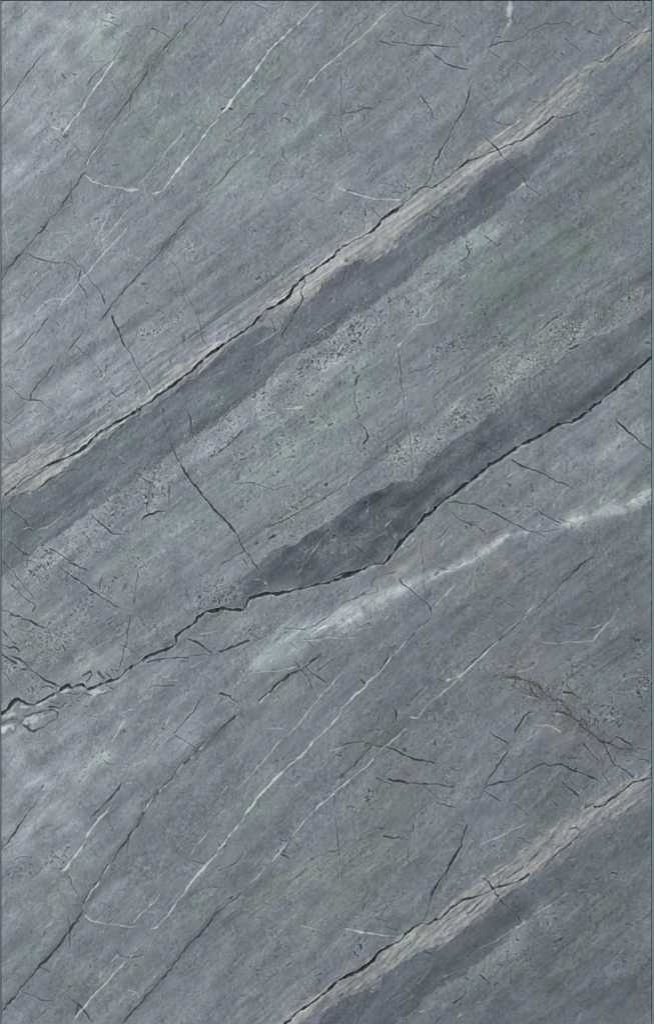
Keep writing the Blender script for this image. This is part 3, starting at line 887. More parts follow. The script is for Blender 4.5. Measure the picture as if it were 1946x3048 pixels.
k 4.2 .65 - 460,95 540,95 610,105 680,80 750,30 780,0
k 3.5 .65 - 870,30 930,75
k 3 .5 - 460,130 550,105
k 3 .5 - 750,165 600,175
k 3 .65 - 610,175 680,225
k 3 .5 - 500,190 560,240
k 6 .7 db1 730,265 650,330 580,380 500,425 430,480 370,540 290,610
k 4.5 .6 db1 160,690 110,725 60,770 0,825
k 3.5 .6 - 540,330 580,380 620,430 650,490 665,525
k 3 .55 - 620,365 690,430 760,475
k 3 .55 - 720,280 700,400
k 3 .55 - 820,310 740,360 700,400
k 3.8 .75 - 5,555 70,570 110,600 145,630
k 4 .65 wv3 1490,20 1430,75 1370,140 1320,195 1270,240 1210,300 1160,360 1120,410
k 2.8 .5 - 1235,290 1290,350
k 4 .65 - 1000,455 1045,490
k 3 .5 - 730,590 780,630
k 3 .6 - 820,640 880,635
k 4 .7 - 970,100 1010,85 1060,60 1085,80
b 4 .7 hz3 1080,915 1120,925 1160,930 1210,940 1280,970 1340,1000 1400,1020 1537,1050
k 3.5 .65 - 1080,915 1030,970 980,1030 920,1090 860,1150
k 8 .4 - 860,1140 890,1120
k 4 .7 - 1225,640 1250,680 1255,755
k 4 .75 - 1110,1150 1160,1170 1220,1195
k 4.2 .75 hz2 1195,1155 1280,1170 1350,1185 1440,1188 1537,1190
k 3.5 .65 - 1440,1200 1500,1250 1537,1290
k 2.8 .45 - 1290,1080 1350,1140
b 3 .6 - 870,915 930,905 990,895 1080,915
k 3.5 .65 - 820,985 870,995
k 5 .7 - 885,938 900,945
k 3 .55 - 1030,835 1080,815 1150,805
k 3 .55 - 940,855 960,845
b 9 .6 - 1300,945 1320,960
k 2.2 .3 - 820,1280 820,1442
k 3.5 .55 - 900,1360 960,1355
k 3 .45 - 1420,1370 1500,1290
k 3.5 .7 - 1320,635 1360,640
k 5 .7 - 1388,195 1400,205
v 3 .5 wv3 1440,70 1380,130
v 4 .75 wv3 1330,180 1290,220 1240,270 1200,320 1150,385 1110,430
v 5 .9 wv3 1110,430 1050,475 1035,510 980,550 920,610 865,660 860,700 820,745 770,800 720,850 680,880 630,940 590,990 540,1030 490,1070 440,1120 380,1180 320,1240 260,1310 210,1380 175,1442
v 3.2 .6 wv6 900,400 850,430 800,490 740,545 680,620 620,700 560,780 490,850
v 3.2 .6 wv6 460,875 420,900 370,970 310,1040 270,1080 200,1160 135,1230
v 2.8 .45 - 60,1210 20,1260
v 4 .5 - 60,1360 0,1420
v 2.5 .4 - 270,1050 290,1100
v 3.6 .7 wv4 1537,580 1470,640 1430,690 1400,730 1350,720
v 3 .5 - 1470,500 1430,550 1390,590 1350,640
v 4.2 .8 wv4 1320,800 1260,860 1200,910 1160,935 1110,990 1060,1050 1000,1100 940,1150 880,1200 820,1250 770,1300 700,1350 610,1442
v 3.5 .65 - 845,1160 840,1200
v 4.5 .8 - 120,500 150,460 185,420
v 3.2 .6 - 240,410 320,400 420,400 480,380 550,365
v 4 .85 - 360,550 290,620
v 3.5 .65 - 640,335 560,385
v 3 .45 - 450,470 390,530
v 3.2 .55 - 590,180 700,180 780,160 860,170
v 3.2 .55 - 850,175 920,165 1000,150
v 4 .65 - 960,130 1010,100 1085,85
v 3 .5 - 1200,0 1150,70
v 3 .5 - 1100,10 1090,50
v 4.5 .55 - 700,100 800,70 870,50
v 2.8 .45 - 320,800 390,800 460,805
v 3 .55 - 780,960 850,940 890,930
v 3 .5 - 1160,805 1130,850
v 3 .45 - 175,1300 215,1210
v 4 .6 - 1455,75 1475,70
v 3 .5 - 20,10 25,70
D2
k 3.5 .6 wv4 635,0 580,60 510,120 460,165 400,210 320,285 250,350 200,400
k 3 .5 - 330,0 420,45 480,80
k 2.8 .45 - 820,0 900,60
k 3.2 .6 - 820,100 880,130
k 3.2 .65 - 910,70 960,65 1015,75
k 2.2 .35 - 180,90 240,135
k 4 .6 - 360,150 370,165
b 7 .5 den 480,440 560,440 640,460 720,500 770,560 830,600 900,610 930,660 960,710
b 4 .6 den 640,460 680,530 720,580 690,620
b 4 .6 den 700,470 760,540 830,590
b 3.5 .5 den 540,490 600,530 650,560 740,590
b 4.2 .7 - 560,830 600,760 650,690 700,685
b 4.8 .8 den2 820,680 900,690 960,720 1020,750
b 5 .85 den2 1020,770 1080,820 1140,870 1180,900 1230,905 1280,940 1340,945 1390,940
k 5 .85 - 1420,940 1480,945
k 3.6 .65 - 1230,900 1270,860 1330,890 1390,930
k 4 .65 - 1190,920 1230,1000 1260,1060 1330,1090 1390,1150
b 4.5 .6 - 1040,900 1090,960 1150,1030
k 4.5 .7 - 1070,650 1100,700
k 3.5 .7 - 900,990 960,1005 1030,1015
k 3 .6 - 900,990 900,1030
k 3.2 .6 - 1370,985 1440,1020 1510,1040
k 3.8 .75 - 920,620 940,660 960,700
k 4 .65 - 900,545 960,550 1040,600
k 4 .65 - 1250,1060 1340,1100
k 5 .5 - 1310,1110 1330,1170
k 4 .65 - 1340,1030 1370,1025
k 4.2 .65 long2 515,950 470,1010 430,1070 380,1140 335,1230
k 3.5 .4 long2 335,1230 300,1330 260,1395
k 4 .75 - 335,1225 420,1190 500,1175 560,1160 600,1135 650,1100 720,1060 770,1045 800,1065 890,1050 960,1095 1040,1120 1140,1165
k 3.2 .65 - 650,980 720,1020 770,1045
k 3 .55 - 335,1235 400,1275 460,1310
k 3 .55 - 380,825 450,870 510,905
k 2.2 .35 - 190,710 240,755
k 4 .7 hz2 0,1195 60,1205 130,1205
k 3.5 .65 - 100,1070 140,1100 190,1085
k 3.5 .7 - 0,1320 60,1335 150,1357
k 3.5 .65 - 550,1330 610,1375 655,1415
k 3.5 .6 - 810,1300 865,1355
k 4.5 .75 - 885,1170 920,1210 970,1240 1010,1280
k 3 .55 - 890,1200 930,1270
k 3 .55 - 930,1130 990,1210
k 3.5 .65 - 1170,1110 1200,1150 1225,1200
k 4 .65 - 1040,1230 1080,1195
k 8 .8 - 985,1090 1000,1078
k 2.5 .4 - 300,520 350,570
k 3.2 .6 - 1330,270 1310,330 1290,360
k 5 .8 - 1420,182 1445,175
k 6 .85 - 1320,435 1340,410
k 8 .85 - 1270,495 1290,485
k 4.5 .85 main3 1520,1150 1450,1165 1390,1180 1340,1220 1280,1270 1220,1310 1170,1345 1120,1350
b 5 .45 - 1120,1325 1050,1365
v 3.5 .55 wv4 640,5 570,55 480,140
v 4.2 .8 wv4 440,180 380,240 330,290 280,340 220,390 170,440 100,510 40,560 0,600
v 6 .9 - 170,430 120,450 80,465
v 3.6 .6 - 1260,0 1200,70 1150,130 1105,190
v 3 .5 - 1105,185 1000,195 920,190 870,205 800,200 750,190
v 3 .5 - 720,120 650,165
v 3.2 .55 - 1050,95 1120,90 1160,70
v 3 .5 - 240,125 290,140 350,155
v 3.5 .55 - 700,370 640,395 560,405
v 4 .6 - 490,960 440,1040
v 3.5 .6 - 700,780 780,775 850,805 880,830
v 3.2 .55 - 980,850 920,890
v 3.2 .55 - 640,570 720,590
v 3.5 .65 - 800,690 860,700 900,705
v 3 .4 - 1210,750 1300,710 1400,760 1510,770
v 3 .4 - 1510,430 1400,430 1310,460
v 3 .5 - 1150,400 1110,460
v 3 .35 - 540,320 640,230
v 3.5 .55 - 730,450 780,490
E0
k 3.6 .8 lf2 165,10 130,50 105,100 60,160 10,215
k 3 .55 - 440,25 400,70 360,125
b 4.6 .65 br2 990,10 950,70 900,140 860,190 820,250 780,310 720,390
b 4.6 .65 br2 700,430 650,510 590,590
k 2.8 .45 - 910,130 895,250
k 5 .8 br2 590,640 540,720 490,790 440,850 390,920 330,990 270,1050 200,1130 130,1210 70,1290 10,1370
k 3 .5 - 480,690 490,780 490,900
k 3 .5 - 270,1030 350,1080
k 3.8 .45 - 150,1215 210,1235 290,1275 380,1280
k 4.2 .55 - 470,1230 500,1270 550,1300 550,1340 530,1380
k 4.2 .6 - 550,1300 600,1360 660,1430
k 2.8 .45 - 760,0 800,80
k 3 .55 - 300,340 230,415
k 3 .45 - 380,460 360,520
k 3.2 .5 - 480,400 540,520
k 2.8 .35 - 500,570 480,640
k 4.5 .7 dl3 1537,650 1480,730 1420,800 1370,850 1300,920 1240,1000 1190,1070 1120,1150 1060,1220 1000,1290 930,1360 860,1440
k 3.2 .65 - 1350,290 1440,315
k 3 .5 - 730,900 690,960 660,1010
k 3 .5 - 820,930 860,970 940,970 1010,950
k 2.8 .4 - 340,1310 240,1430
k 2.8 .4 - 510,1170 420,1250
k 6 .8 - 305,133 318,130
k 8 .7 - 212,380 218,388
k 6 .6 - 210,318 220,322
k 6 .6 - 216,268 226,272
k 8 .4 - 1537,480 1470,480 1400,500
k 10 .3 - 1380,520 1300,570
v 5 .9 wv5 700,0 660,50 605,130
v 5 .85 wv5 605,150 575,200 530,260 490,310 465,350 440,365
v 3 .45 - 960,60 920,130
v 3.2 .75 - 790,290 730,385
v 3.8 .9 - 700,435 650,500 600,580
v 4 .6 - 590,610 590,640
v 3.2 .65 - 590,670 640,715 730,735 840,745 870,755 960,755
v 7 .5 - 850,750 890,755
v 4.6 .9 wv3 1537,225 1490,280 1430,350 1360,430 1300,520 1240,590 1190,670 1150,710 1100,765 1060,770
v 3.2 .65 - 1475,75 1430,140 1385,180 1350,240
v 3 .55 - 1280,340 1240,370
v 3 .6 - 1220,400 1170,460
v 3.6 .7 - 1130,520 1100,570 1050,610 1000,660 940,730
v 3 .45 - 920,770 890,830 870,880 840,930
v 3.2 .6 - 830,955 790,1000 750,1050 690,1120
v 3 .45 - 1050,820 990,890 950,930
v 4.5 .8 - 935,955 915,970
v 4 .8 wv7 880,1005 830,1060 770,1130 710,1190 650,1250 590,1330 540,1390 505,1435
v 3 .55 - 390,430 330,490
v 3 .5 - 280,590 230,650
v 3 .5 - 900,1200 950,1215 980,1255
v 3 .4 - 690,800 730,790 740,740
v 3.5 .45 - 450,710 370,730 310,770
v 2.8 .4 - 0,1020 80,1000
E1
k 3 .6 - 205,205 170,250 120,310 60,345 0,365
k 4 .9 - 430,140 470,158 490,155
k 3.5 .7 - 430,230 470,260 500,280
k 4.5 .75 - 20,195 60,190
k 3.2 .75 - 760,225 820,228 870,215
k 3.2 .65 - 980,155 1030,135
b 4.2 .75 - 1160,122 1210,132 1280,128
k 2.4 .45 - 825,0 838,120 850,250 850,330
k 5 .75 - 825,340 845,380 840,415
k 6 .85 - 1000,235 1005,255
k 3.5 .65 - 1370,30 1370,75
k 2.8 .55 - 1340,200 1335,260 1345,310
k 4 .75 - 1500,170 1480,200
k 3.6 .7 - 1055,575 1030,600 1010,650
k 3.2 .7 - 1100,690 1150,708 1200,722
k 4.5 .9 - 1180,760 1220,775 1265,785
k 4 .75 - 870,770 900,750
k 4.6 .8 long2 1537,470 1505,530 1485,600 1470,660 1430,735
k 7 1 main3 1537,705 1480,745 1430,735 1370,770 1320,810 1280,860 1220,890 1160,920 1120,950 1090,1000 1040,1040 980,1075 910,1105 850,1135 800,1180 760,1220 700,1265 640,1310 580,1345 530,1390 480,1430 440,1470 330,1550
k 5 .9 - 1000,885 1005,915
k 4 .75 - 480,1035 510,1015
k 4.2 .65 - 330,1150 370,1110 420,1080
k 6 .85 - 270,1068 282,1062
k 5 .8 - 318,1002 325,995
k 5 .8 - 148,802 154,798
k 9 .6 - 865,1245 875,1235
k 3.5 .65 - 700,1160 720,1140
k 6 .75 - 1460,935 1500,950
k 3.6 .55 - 0,660 60,600 150,525 220,470
k 5 .8 - 85,558 98,550
k 3 .5 - 320,880 300,940
k 3 .35 - 620,340 560,400 480,460
k 4 .35 - 1000,110 1080,70 1170,65
v 5 .85 wv3 180,0 130,60 80,110 45,170 0,215
v 4 .8 wv4 610,10 570,60 520,120
v 4 .7 - 490,155 440,220 380,300
v 3 .4 - 330,345 240,440 170,510
v 5 .65 - 832,745 850,748
v 4.5 .85 - 890,770 950,780 1010,798 1060,805 1130,815 1200,822 1265,825
v 3.2 .55 - 580,755 640,765 720,785
v 4 .65 - 610,1310 700,1245 770,1195
v 4 .55 - 400,1440 560,1345
v 7 .5 - 1040,1190 1080,1215 1140,1200
v 3 .4 - 1510,1000 1450,1100 1400,1160
v 3 .45 - 1200,1290 1290,1230
v 3 .35 - 1260,1320 1380,1240
v 4 .55 - 1410,1360 1450,1345
v 3 .45 - 180,940 110,1030
E2
k 5 .75 long2 225,40 200,120 185,190 130,270 95,330 60,400 10,470 0,500
k 5 .85 - 335,415 380,450 415,500 445,550
k 3 .55 - 445,560 520,630 580,680 615,750
k 3 .55 - 640,780 720,840
k 4.6 .9 main3 660,390 620,420 560,450 480,470 410,490 340,530 260,555 190,570 140,610 80,660 0,715
k 4 .75 - 800,290 770,340
k 3.8 .7 - 780,310 850,250 930,190 1000,130
k 3.8 .7 - 740,210 700,260 660,300
k 3.2 .55 - 620,330 560,380 500,420
k 3.2 .55 - 330,570 280,620 220,670
k 3.2 .55 - 150,730 110,750 60,790
k 3.5 .65 - 160,760 155,800
k 4 .8 - 580,130 620,140 640,165 680,175
k 3 .55 - 910,290 1010,250
k 3.2 .55 - 940,70 990,60 1020,80
k 4.2 .8 - 310,1095 350,1130 390,1165
k 5.5 .9 - 415,1170 440,1155
k 3.6 .65 - 200,1170 215,1220 180,1260 120,1300
k 5 .75 - 1050,490 1080,480
k 7 .6 - 1130,430 1170,400
k 4.5 .75 - 1240,375 1280,390
k 5 .8 - 1265,410 1278,412
k 5 .7 - 830,870 900,830
k 5 .8 - 570,845 590,855
k 4 .65 - 440,1020 480,1030
k 4 .65 - 640,1000 680,980
k 4 .6 - 0,1430 40,1390
k 4 .65 - 1340,740 1390,745
k 5 .5 - 130,45 190,50 180,75
v 6 .85 - 600,750 570,765
v 6 .75 - 630,715 600,745
v 3.2 .55 - 540,775 480,820 420,860 310,910
v 3.2 .55 - 690,675 740,645 800,610 870,560 930,520
v 4 .7 - 1000,500 1040,500
v 3 .5 - 120,1080 60,1110
v 5 .75 - 550,300 490,340 420,385 350,420
v 4 .55 - 990,110 900,180 850,220 760,280
v 5 .4 - 530,480 470,540 400,580 360,620 280,680 190,780 100,850 0,930
v 3.2 .55 - 640,30 560,65 440,130 310,190
v 4 .65 - 1180,30 1130,75
v 4.5 .75 - 570,1030 610,990
v 8 .6 - 160,1390 180,1375
v 3 .55 - 1500,655 1420,710
v 4 .5 - 290,1290 310,1280
"""
# ------------------------------------------------------------------ slab grid
S = 2.4
X0, X1, Y0, Y1 = 4.3, 1938.5, 2.5, 3120.0
nx = int(round((X1 - X0) / S)) + 1
ny = int(round((Y1 - Y0) / S)) + 1
xs = np.linspace(X0, X1, nx).astype(np.float32)
ys = np.linspace(Y0, Y1, ny).astype(np.float32)
X, Y = np.meshgrid(xs, ys)
rng = np.random.default_rng(7)
FX = np.fft.fftfreq(nx, S)[None, :]; FY = np.fft.fftfreq(ny, S)[:, None]
def noise(L, W=None, ang=0.0):
    """band noise, correlation length L along the angle (degrees, up to the right) and W across"""
    W = W or L
    a = math.radians(ang); c, s = math.cos(a), -math.sin(a)
    f1 = FX * c + FY * s; f2 = -FX * s + FY * c
    filt = np.exp(-((f1 * L) ** 2 + (f2 * W) ** 2) * 4.0)
    n = np.fft.ifft2(np.fft.fft2(rng.standard_normal((ny, nx))) * filt).real
    n -= n.mean(); n /= n.std()
    return n.astype(np.float32)

T = np.empty((ny, nx, 3), np.float32)
Hh = np.zeros((ny, nx), np.float32)
own = np.zeros((ny, nx), np.int32)
parts = [None]            # index -> (name, label)
part_key = {}

def seg_d(P, x, y, track=False):
    """distance to polyline P on arrays x, y; optional arclength"""
    best = np.full(x.shape, 1e9, np.float32); arc = np.zeros_like(best) if track else None
    acc = 0.0
    for i in range(len(P) - 1):
        ax, ay = P[i]; bx, by = P[i + 1]
        dx, dy = bx - ax, by - ay; L2 = dx * dx + dy * dy + 1e-6
        t = np.clip(((x - ax) * dx + (y - ay) * dy) / L2, 0, 1)
        d = (x - ax - t * dx) ** 2 + (y - ay - t * dy) ** 2
        m = d < best
        best = np.where(m, d, best)
        if track: arc = np.where(m, acc + t * math.sqrt(L2), arc)
        acc += math.sqrt(L2)
    return np.sqrt(best), arc, acc

def window(P, marg):
    i0 = max(int((P[:, 0].min() - marg - X0) / S), 0); i1 = min(int((P[:, 0].max() + marg - X0) / S) + 2, nx)
    j0 = max(int((P[:, 1].min() - marg - Y0) / S), 0); j1 = min(int((P[:, 1].max() + marg - Y0) / S) + 2, ny)
    if i1 - i0 < 2 or j1 - j0 < 2: return None
    return slice(j0, j1), slice(i0, i1)

def soft(P, w):
    """gaussian thick stroke mask over the whole grid window"""
    P = np.atleast_2d(np.array(P, float))
    if len(P) == 1: P = np.vstack([P, P + (0.5, 0)])
    win = window(P, 2.6 * w)
    if win is None: return None, None
    d, _, _ = seg_d(P, X[win], Y[win])
    return win, np.exp(-(d / w) ** 2)

def poly_mask(P, warp, edge):
    """soft polygon mask with ragged edge"""
    P = np.asarray(P, float)
    win = window(P, 30)
    x = X[win] + warp[0][win]; y = Y[win] + warp[1][win]
    ins = np.zeros(x.shape, bool)
    n = len(P)
    dist = np.full(x.shape, 1e9, np.float32)
    for i in range(n):
        ax, ay = P[i]; bx, by = P[(i + 1) % n]
        if ay != by:
            c = ((ay > y) != (by > y)) & (x < (bx - ax) * (y - ay) / (by - ay) + ax)
            ins ^= c
        dx, dy = bx - ax, by - ay; L2 = dx * dx + dy * dy + 1e-6
        t = np.clip(((x - ax) * dx + (y - ay) * dy) / L2, 0, 1)
        dist = np.minimum(dist, (x - ax - t * dx) ** 2 + (y - ay - t * dy) ** 2)
    d = np.sqrt(dist); d = np.where(ins, d, -d)
    return win, np.clip(d / edge * 0.5 + 0.5, 0, 1)

# ------------------------------------------------------------------ ground mass of the stone: cloudy, streaked along the bedding
warp = (3 * noise(34) + 1.8 * noise(9), 3 * noise(34) + 1.8 * noise(9))
n_big = noise(260, 60, 38)
n_mid = noise(80, 22, 40)
n_str = noise(60, 6, 37)
n_str2 = noise(70, 7, 47)
n_blot = noise(34)
n_g1 = noise(11); n_g2 = noise(5.5)
wgt = np.clip((Y - 1500) / 900, 0, 1) * 0.6 + np.clip((700 - Y) / 500, 0, 1) * 0.6   # steeper bedding near both ends
stre = n_str * (1 - wgt) + n_str2 * wgt
s1 = noise(330, 22, 36) * (1 - wgt) + noise(330, 22, 48) * wgt
s2 = noise(240, 11, 36) * (1 - wgt) + noise(240, 11, 49) * wgt
lng = 3.4 * s1 - 2.2 * np.clip(s1 - 0.9, 0, 3) + 2.4 * s2
n_w = rng.standard_normal((ny, nx)).astype(np.float32)
lum = 1.5 * n_big + 2.0 * n_mid + 1.6 * stre + 1.2 * n_blot + 1.5 * n_g1 + (3.3 * n_g2 + 4.4 * n_w) * np.clip(0.85 + 0.35 * noise(70, 40, 40), 0.35, 1.6) + lng + 2.2 * np.tanh(2.5 * noise(60, 32, 40)) + 1.5 * np.tanh(2.5 * noise(26, 18, 40))
# hair-fine curling lines all through the stone
curl = np.zeros((ny, nx), np.float32); dcurl = np.zeros((ny, nx), np.float32)
for L_, W_, a_ in ((26, 14, 40), (18, 11, 20), (30, 12, 50)):
    c_ = noise(L_, W_, a_); gate = np.clip(noise(45, 25, 40) - 0.2, 0, 1)
    curl += np.exp(-(c_ / 0.24) ** 2) * gate
    c_ = noise(L_, W_, a_); gate = np.clip(noise(45, 25, 40) - 0.35, 0, 1)
    dcurl += np.exp(-(c_ / 0.2) ** 2) * gate
lum += 7 * curl - 9.5 * dcurl
terr = np.tanh(2.5 * (noise(170, 8, 35) * (1 - wgt) + noise(170, 8, 48) * wgt))     # thin strata
lum += 1.3 * terr
pin = np.clip(noise(7) - 2.1, 0, 1.2)          # pinholes
lum -= 14 * pin
chroma = np.tanh(1.6 * (0.75 * noise(150, 45, 40) + 0.6 * noise(40, 22, 40) + 0.3 * noise(16)))
base = np.array([115.5, 124.3, 132.0], np.float32)
T[:] = base + lum[..., None] + (0.9 * chroma)[..., None] * np.array([-0.4, 0.8, -2.0], np.float32)
Hh += 0.16 * terr * np.clip(0.6 + 0.5 * n_mid, 0, 1.6) - 0.8 * pin
brn = np.tanh(noise(90, 40, 40))
T += (np.clip(brn - 0.3, 0, 1) * 1.0)[..., None] * np.array([2.5, 0, -2.2], np.float32)
Hh += (0.1 * n_g1 + 0.13 * n_g2) * np.clip(1 + 0.4 * n_mid, 0.3, 2) + 0.05 * stre + 0.65 * curl - 0.7 * dcurl

for line in ZONES.strip().splitlines():          # cloudy tints: coords | width dL green brown
    co, par = line.split('|')
    P = tp('O', [tuple(map(float, p.split(','))) for p in co.split()])
    w, dl, g, b = map(float, par.split())
    win, m = soft(P, w * 1.266)
    if win is None: continue
    m = m * np.clip(0.85 + 0.35 * n_mid[win] + 0.2 * n_blot[win], 0.1, 1.6)
    T[win] += m[..., None] * (1.6 * np.array([dl, dl, dl]) + g * np.array([-1.4, 0.8, -2.3]) + b * np.array([3.6, 0.6, -2.2]))

def cat_pts(spec):
    out = []
    for line in spec.strip().splitlines():
        t, co = line.split(':')
        out.append(tp(t.strip(), [tuple(map(float, p.split(','))) for p in co.split()]))
    return np.vstack(out)

def new_part(name, label=None, key=None):
    if key is not None and key in part_key: return part_key[key]
    parts.append((name, label)); i = len(parts) - 1
    if key is not None: part_key[key] = i
    return i

# bands of darker and paler stone, each a part of the slab
n_fib = noise(75, 4.2, 34)
n_lump = noise(16, 9, 36)
for name, label, kind, spec in BANDS:
    P = cat_pts(spec)
    win, m = poly_mask(P, warp, 4 if kind != 'pale' else 15)
    if kind == 'pale': m = np.clip(m + (0.3 * n_lump[win] + 0.15 * n_fib[win]) * 2.4 * m * (1 - m), 0, 1)
    mm = m[..., None]; hm = np.clip((m - 0.5) * (2.2 if kind != 'pale' else 4.5) + 0.5, 0, 1)
    if kind == 'dark':
        tgt = np.array([89, 98, 107], np.float32) + (lum[win] * 0.8 + 3 * s2[win] + 2.5 * n_mid[win])[..., None] + (0.4 * chroma[win])[..., None] * np.array([-1.2, 1.0, -2.4])
        fade = 1 - 0.62 * np.clip((X[win] - 1480) / 260, 0, 1)
        T[win] += 0.88 * mm * fade[..., None] * np.clip(0.95 + 0.08 * s2[win], 0.6, 1)[..., None] * (tgt - T[win])
        Hh[win] -= 1.3 * hm * fade
    elif kind == 'dark2':
        tgt = np.array([81, 90, 99], np.float32) + (lum[win] * 0.9 + 5 * n_mid[win] + 3 * n_big[win] + 4.5 * n_blot[win])[..., None] + (0.4 * chroma[win])[..., None] * np.array([-1.2, 1.0, -2.4])
        k = np.clip(1.0 - 0.55 * np.clip((X[win] - 1250) / 450, 0, 1), 0, 1)
        T[win] += 0.9 * mm * k[..., None] * (tgt - T[win])
        Hh[win] -= 1.1 * hm
    else:
        tgt = np.array([145, 149, 148.5], np.float32) + (lum[win] * 0.9 + 1.8 * n_fib[win] + 2.2 * n_lump[win] + 4 * s2[win])[..., None] \
              + (chroma[win])[..., None] * np.array([-1.5, 0.8, -1.0]) 
        T[win] += np.clip(0.82 + 0.08 * n_fib[win] + 0.1 * n_lump[win] + 0.12 * n_mid[win], 0.3, 1)[..., None] * mm * (tgt - T[win])
        Hh[win] += 1.1 * hm + m * (0.25 * n_fib[win] + 0.3 * n_lump[win] + 0.6 * terr[win])
        T[win] += (m * 3 * terr[win])[..., None]
    own[win] = np.where(m > 0.5, new_part(name, label), own[win])

# fibrous zones alongside the seams
for t, co, w, a in FIBRE:
    P = tp(t, co)
    win, m = soft(P, w)
    if win is None: continue
    T[win] += (m * a * (5.5 * n_fib[win] + 3 * stre[win]))[..., None]
    Hh[win] += m * a * 0.32 * n_fib[win]

MID = np.array([46, 52, 58], np.float32); DARK = np.array([36, 41, 46], np.float32); BROWN = np.array([52, 48, 47], np.float32); PALE = np.array([190, 196, 195], np.float32)
def wiggle(P, amp):
    for _ in range(3):
        Q = [P[0]]
        for a, b in zip(P[:-1], P[1:]):
            v = b - a; L = math.hypot(*v)
            if L > 9:
                Q.append((a + b) / 2 + np.array([-v[1], v[0]]) / L * rng.normal() * amp * min(L, 40))
            Q.append(b)
        P = np.array(Q)
    return P

def stroke(P, w, s, kind, oid=0, amp=0.06, taper=0.12):
    P = wiggle(np.asarray(P, float), amp * (0.55 if kind == 'v' or w > 5.5 else 1))
    win = window(P, w / 2 + 12)
    if win is None: return
    d, arc, L = seg_d(P, X[win], Y[win], True)
    hw = w / 2 * np.clip(0.95 + 0.4 * n_g1[win] + 0.32 * n_blot[win], 0.3, 2.0)
    soft_e = 1.25 if kind != 'v' or w < 7 else w * 0.22
    hw = np.maximum(hw, 1.45 if kind == 'v' and oid else 1.1)
    p = np.clip((hw + soft_e - d) / (2 * soft_e), 0, 1)
    tp_ = np.clip(np.minimum(arc, L - arc) / (taper * L + 1e-3) + 0.45, 0, 1) if taper else 1
    p = p * tp_
    if kind == 'v':
        q = np.minimum(1, p * s * np.clip(1.08 + 0.16 * n_blot[win] + 0.1 * n_g1[win], 0.4, 1.15))[..., None]
        T[win] += q * (PALE - T[win])
        if w < 8: T[win] -= (7.0 * s * tp_ * np.exp(-((d - hw - 2.6) / 2.0) ** 2))[..., None]
        Hh[win] += 0.12 * w * q[..., 0]
    else:
        q = (p * s * np.clip(1.15 + 0.15 * n_blot[win], 0.6, 1.4))[..., None]
        heavy = bool(oid) and s > 0.88
        if heavy: s = s * np.clip(0.93 + 0.12 * n_blot[win] + 0.08 * n_g1[win], 0.6, 1); q = p[..., None] * s[..., None]
        rim = (9.0 if not (oid and w > 5.5) else np.clip(16 + 14 * n_lump[win], 4, 40)) * s * tp_ * np.exp(-((d - hw - 3.0) / 2.0) ** 2)
        T[win] += rim[..., None]
        q = np.clip(q, 0, 1)
        T[win] += q * ((BROWN if kind == 'b' else DARK if heavy else MID) - T[win])
        Hh[win] -= ((0.7 if heavy else 0.3) * min(w, 6)) * q[..., 0]
    if oid:
        own[win] = np.where(p * s > 0.33, oid, own[win])

# small pits and flecks in the pitted zones
def scatter(n, centre, size, dark_f, s_rng, ang, spread):
    for _ in range(n):
        x, y = centre()
        L = size * rng.uniform(0.5, 1.7); a = math.radians(-(ang + rng.normal() * spread))
        bend = rng.normal() * 0.35
        p0 = np.array([x, y]); p1 = p0 + L * 0.5 * np.array([math.cos(a), math.sin(a)])
        p2 = p1 + L * 0.5 * np.array([math.cos(a + bend), math.sin(a + bend)])
        s = rng.uniform(*s_rng)
        if rng.random() < dark_f:
            stroke([p0, p1, p2], rng.uniform(1.6, 3.4), s, 'k', 0, 0, 0)
        else:
            stroke([p0, p1, p2], rng.uniform(1.6, 3.4), s * 0.6, 'v', 0, 0, 0)
def along(P, w):
    P = np.asarray(P, float)
    sl = np.hypot(*(P[1:] - P[:-1]).T) if len(P) > 1 else np.array([1.0])
    def f():
        if len(P) == 1: c = P[0]
        else:
            i = rng.choice(len(sl), p=sl / sl.sum()); c = P[i] + rng.random() * (P[i + 1] - P[i])
        return c + rng.uniform(-1, 1, size=2) * w * 1.3 + rng.normal(size=2) * w * 0.6
    return f
fleck = noise(130, 55, 40) + 0.7 * noise(45, 25, 40)
def flecky():
    while True:
        x, y = rng.uniform(10, 1930), rng.uniform(8, 3110)
        if fleck[int((y - Y0) / S), int((x - X0) / S)] > rng.normal() * 0.8 + 0.5: return x, y
scatter(2200, flecky, 8, 0.55, (0.08, 0.42), 32, 55)
scatter(700, lambda: (rng.uniform(10, 1930), rng.uniform(8, 3110)), 9, 0.6, (0.08, 0.4), 30, 60)
scatter(420, lambda: (rng.uniform(10, 1930), rng.uniform(8, 3110)), 30, 0.35, (0.1, 0.28), 42, 22)
for t, co, w, n, dk in SPECK:
    scatter(int(n * 1.25), along(tp(t, co), w), 6.5, dk - 0.12, (0.1, 0.54), 35, 50)

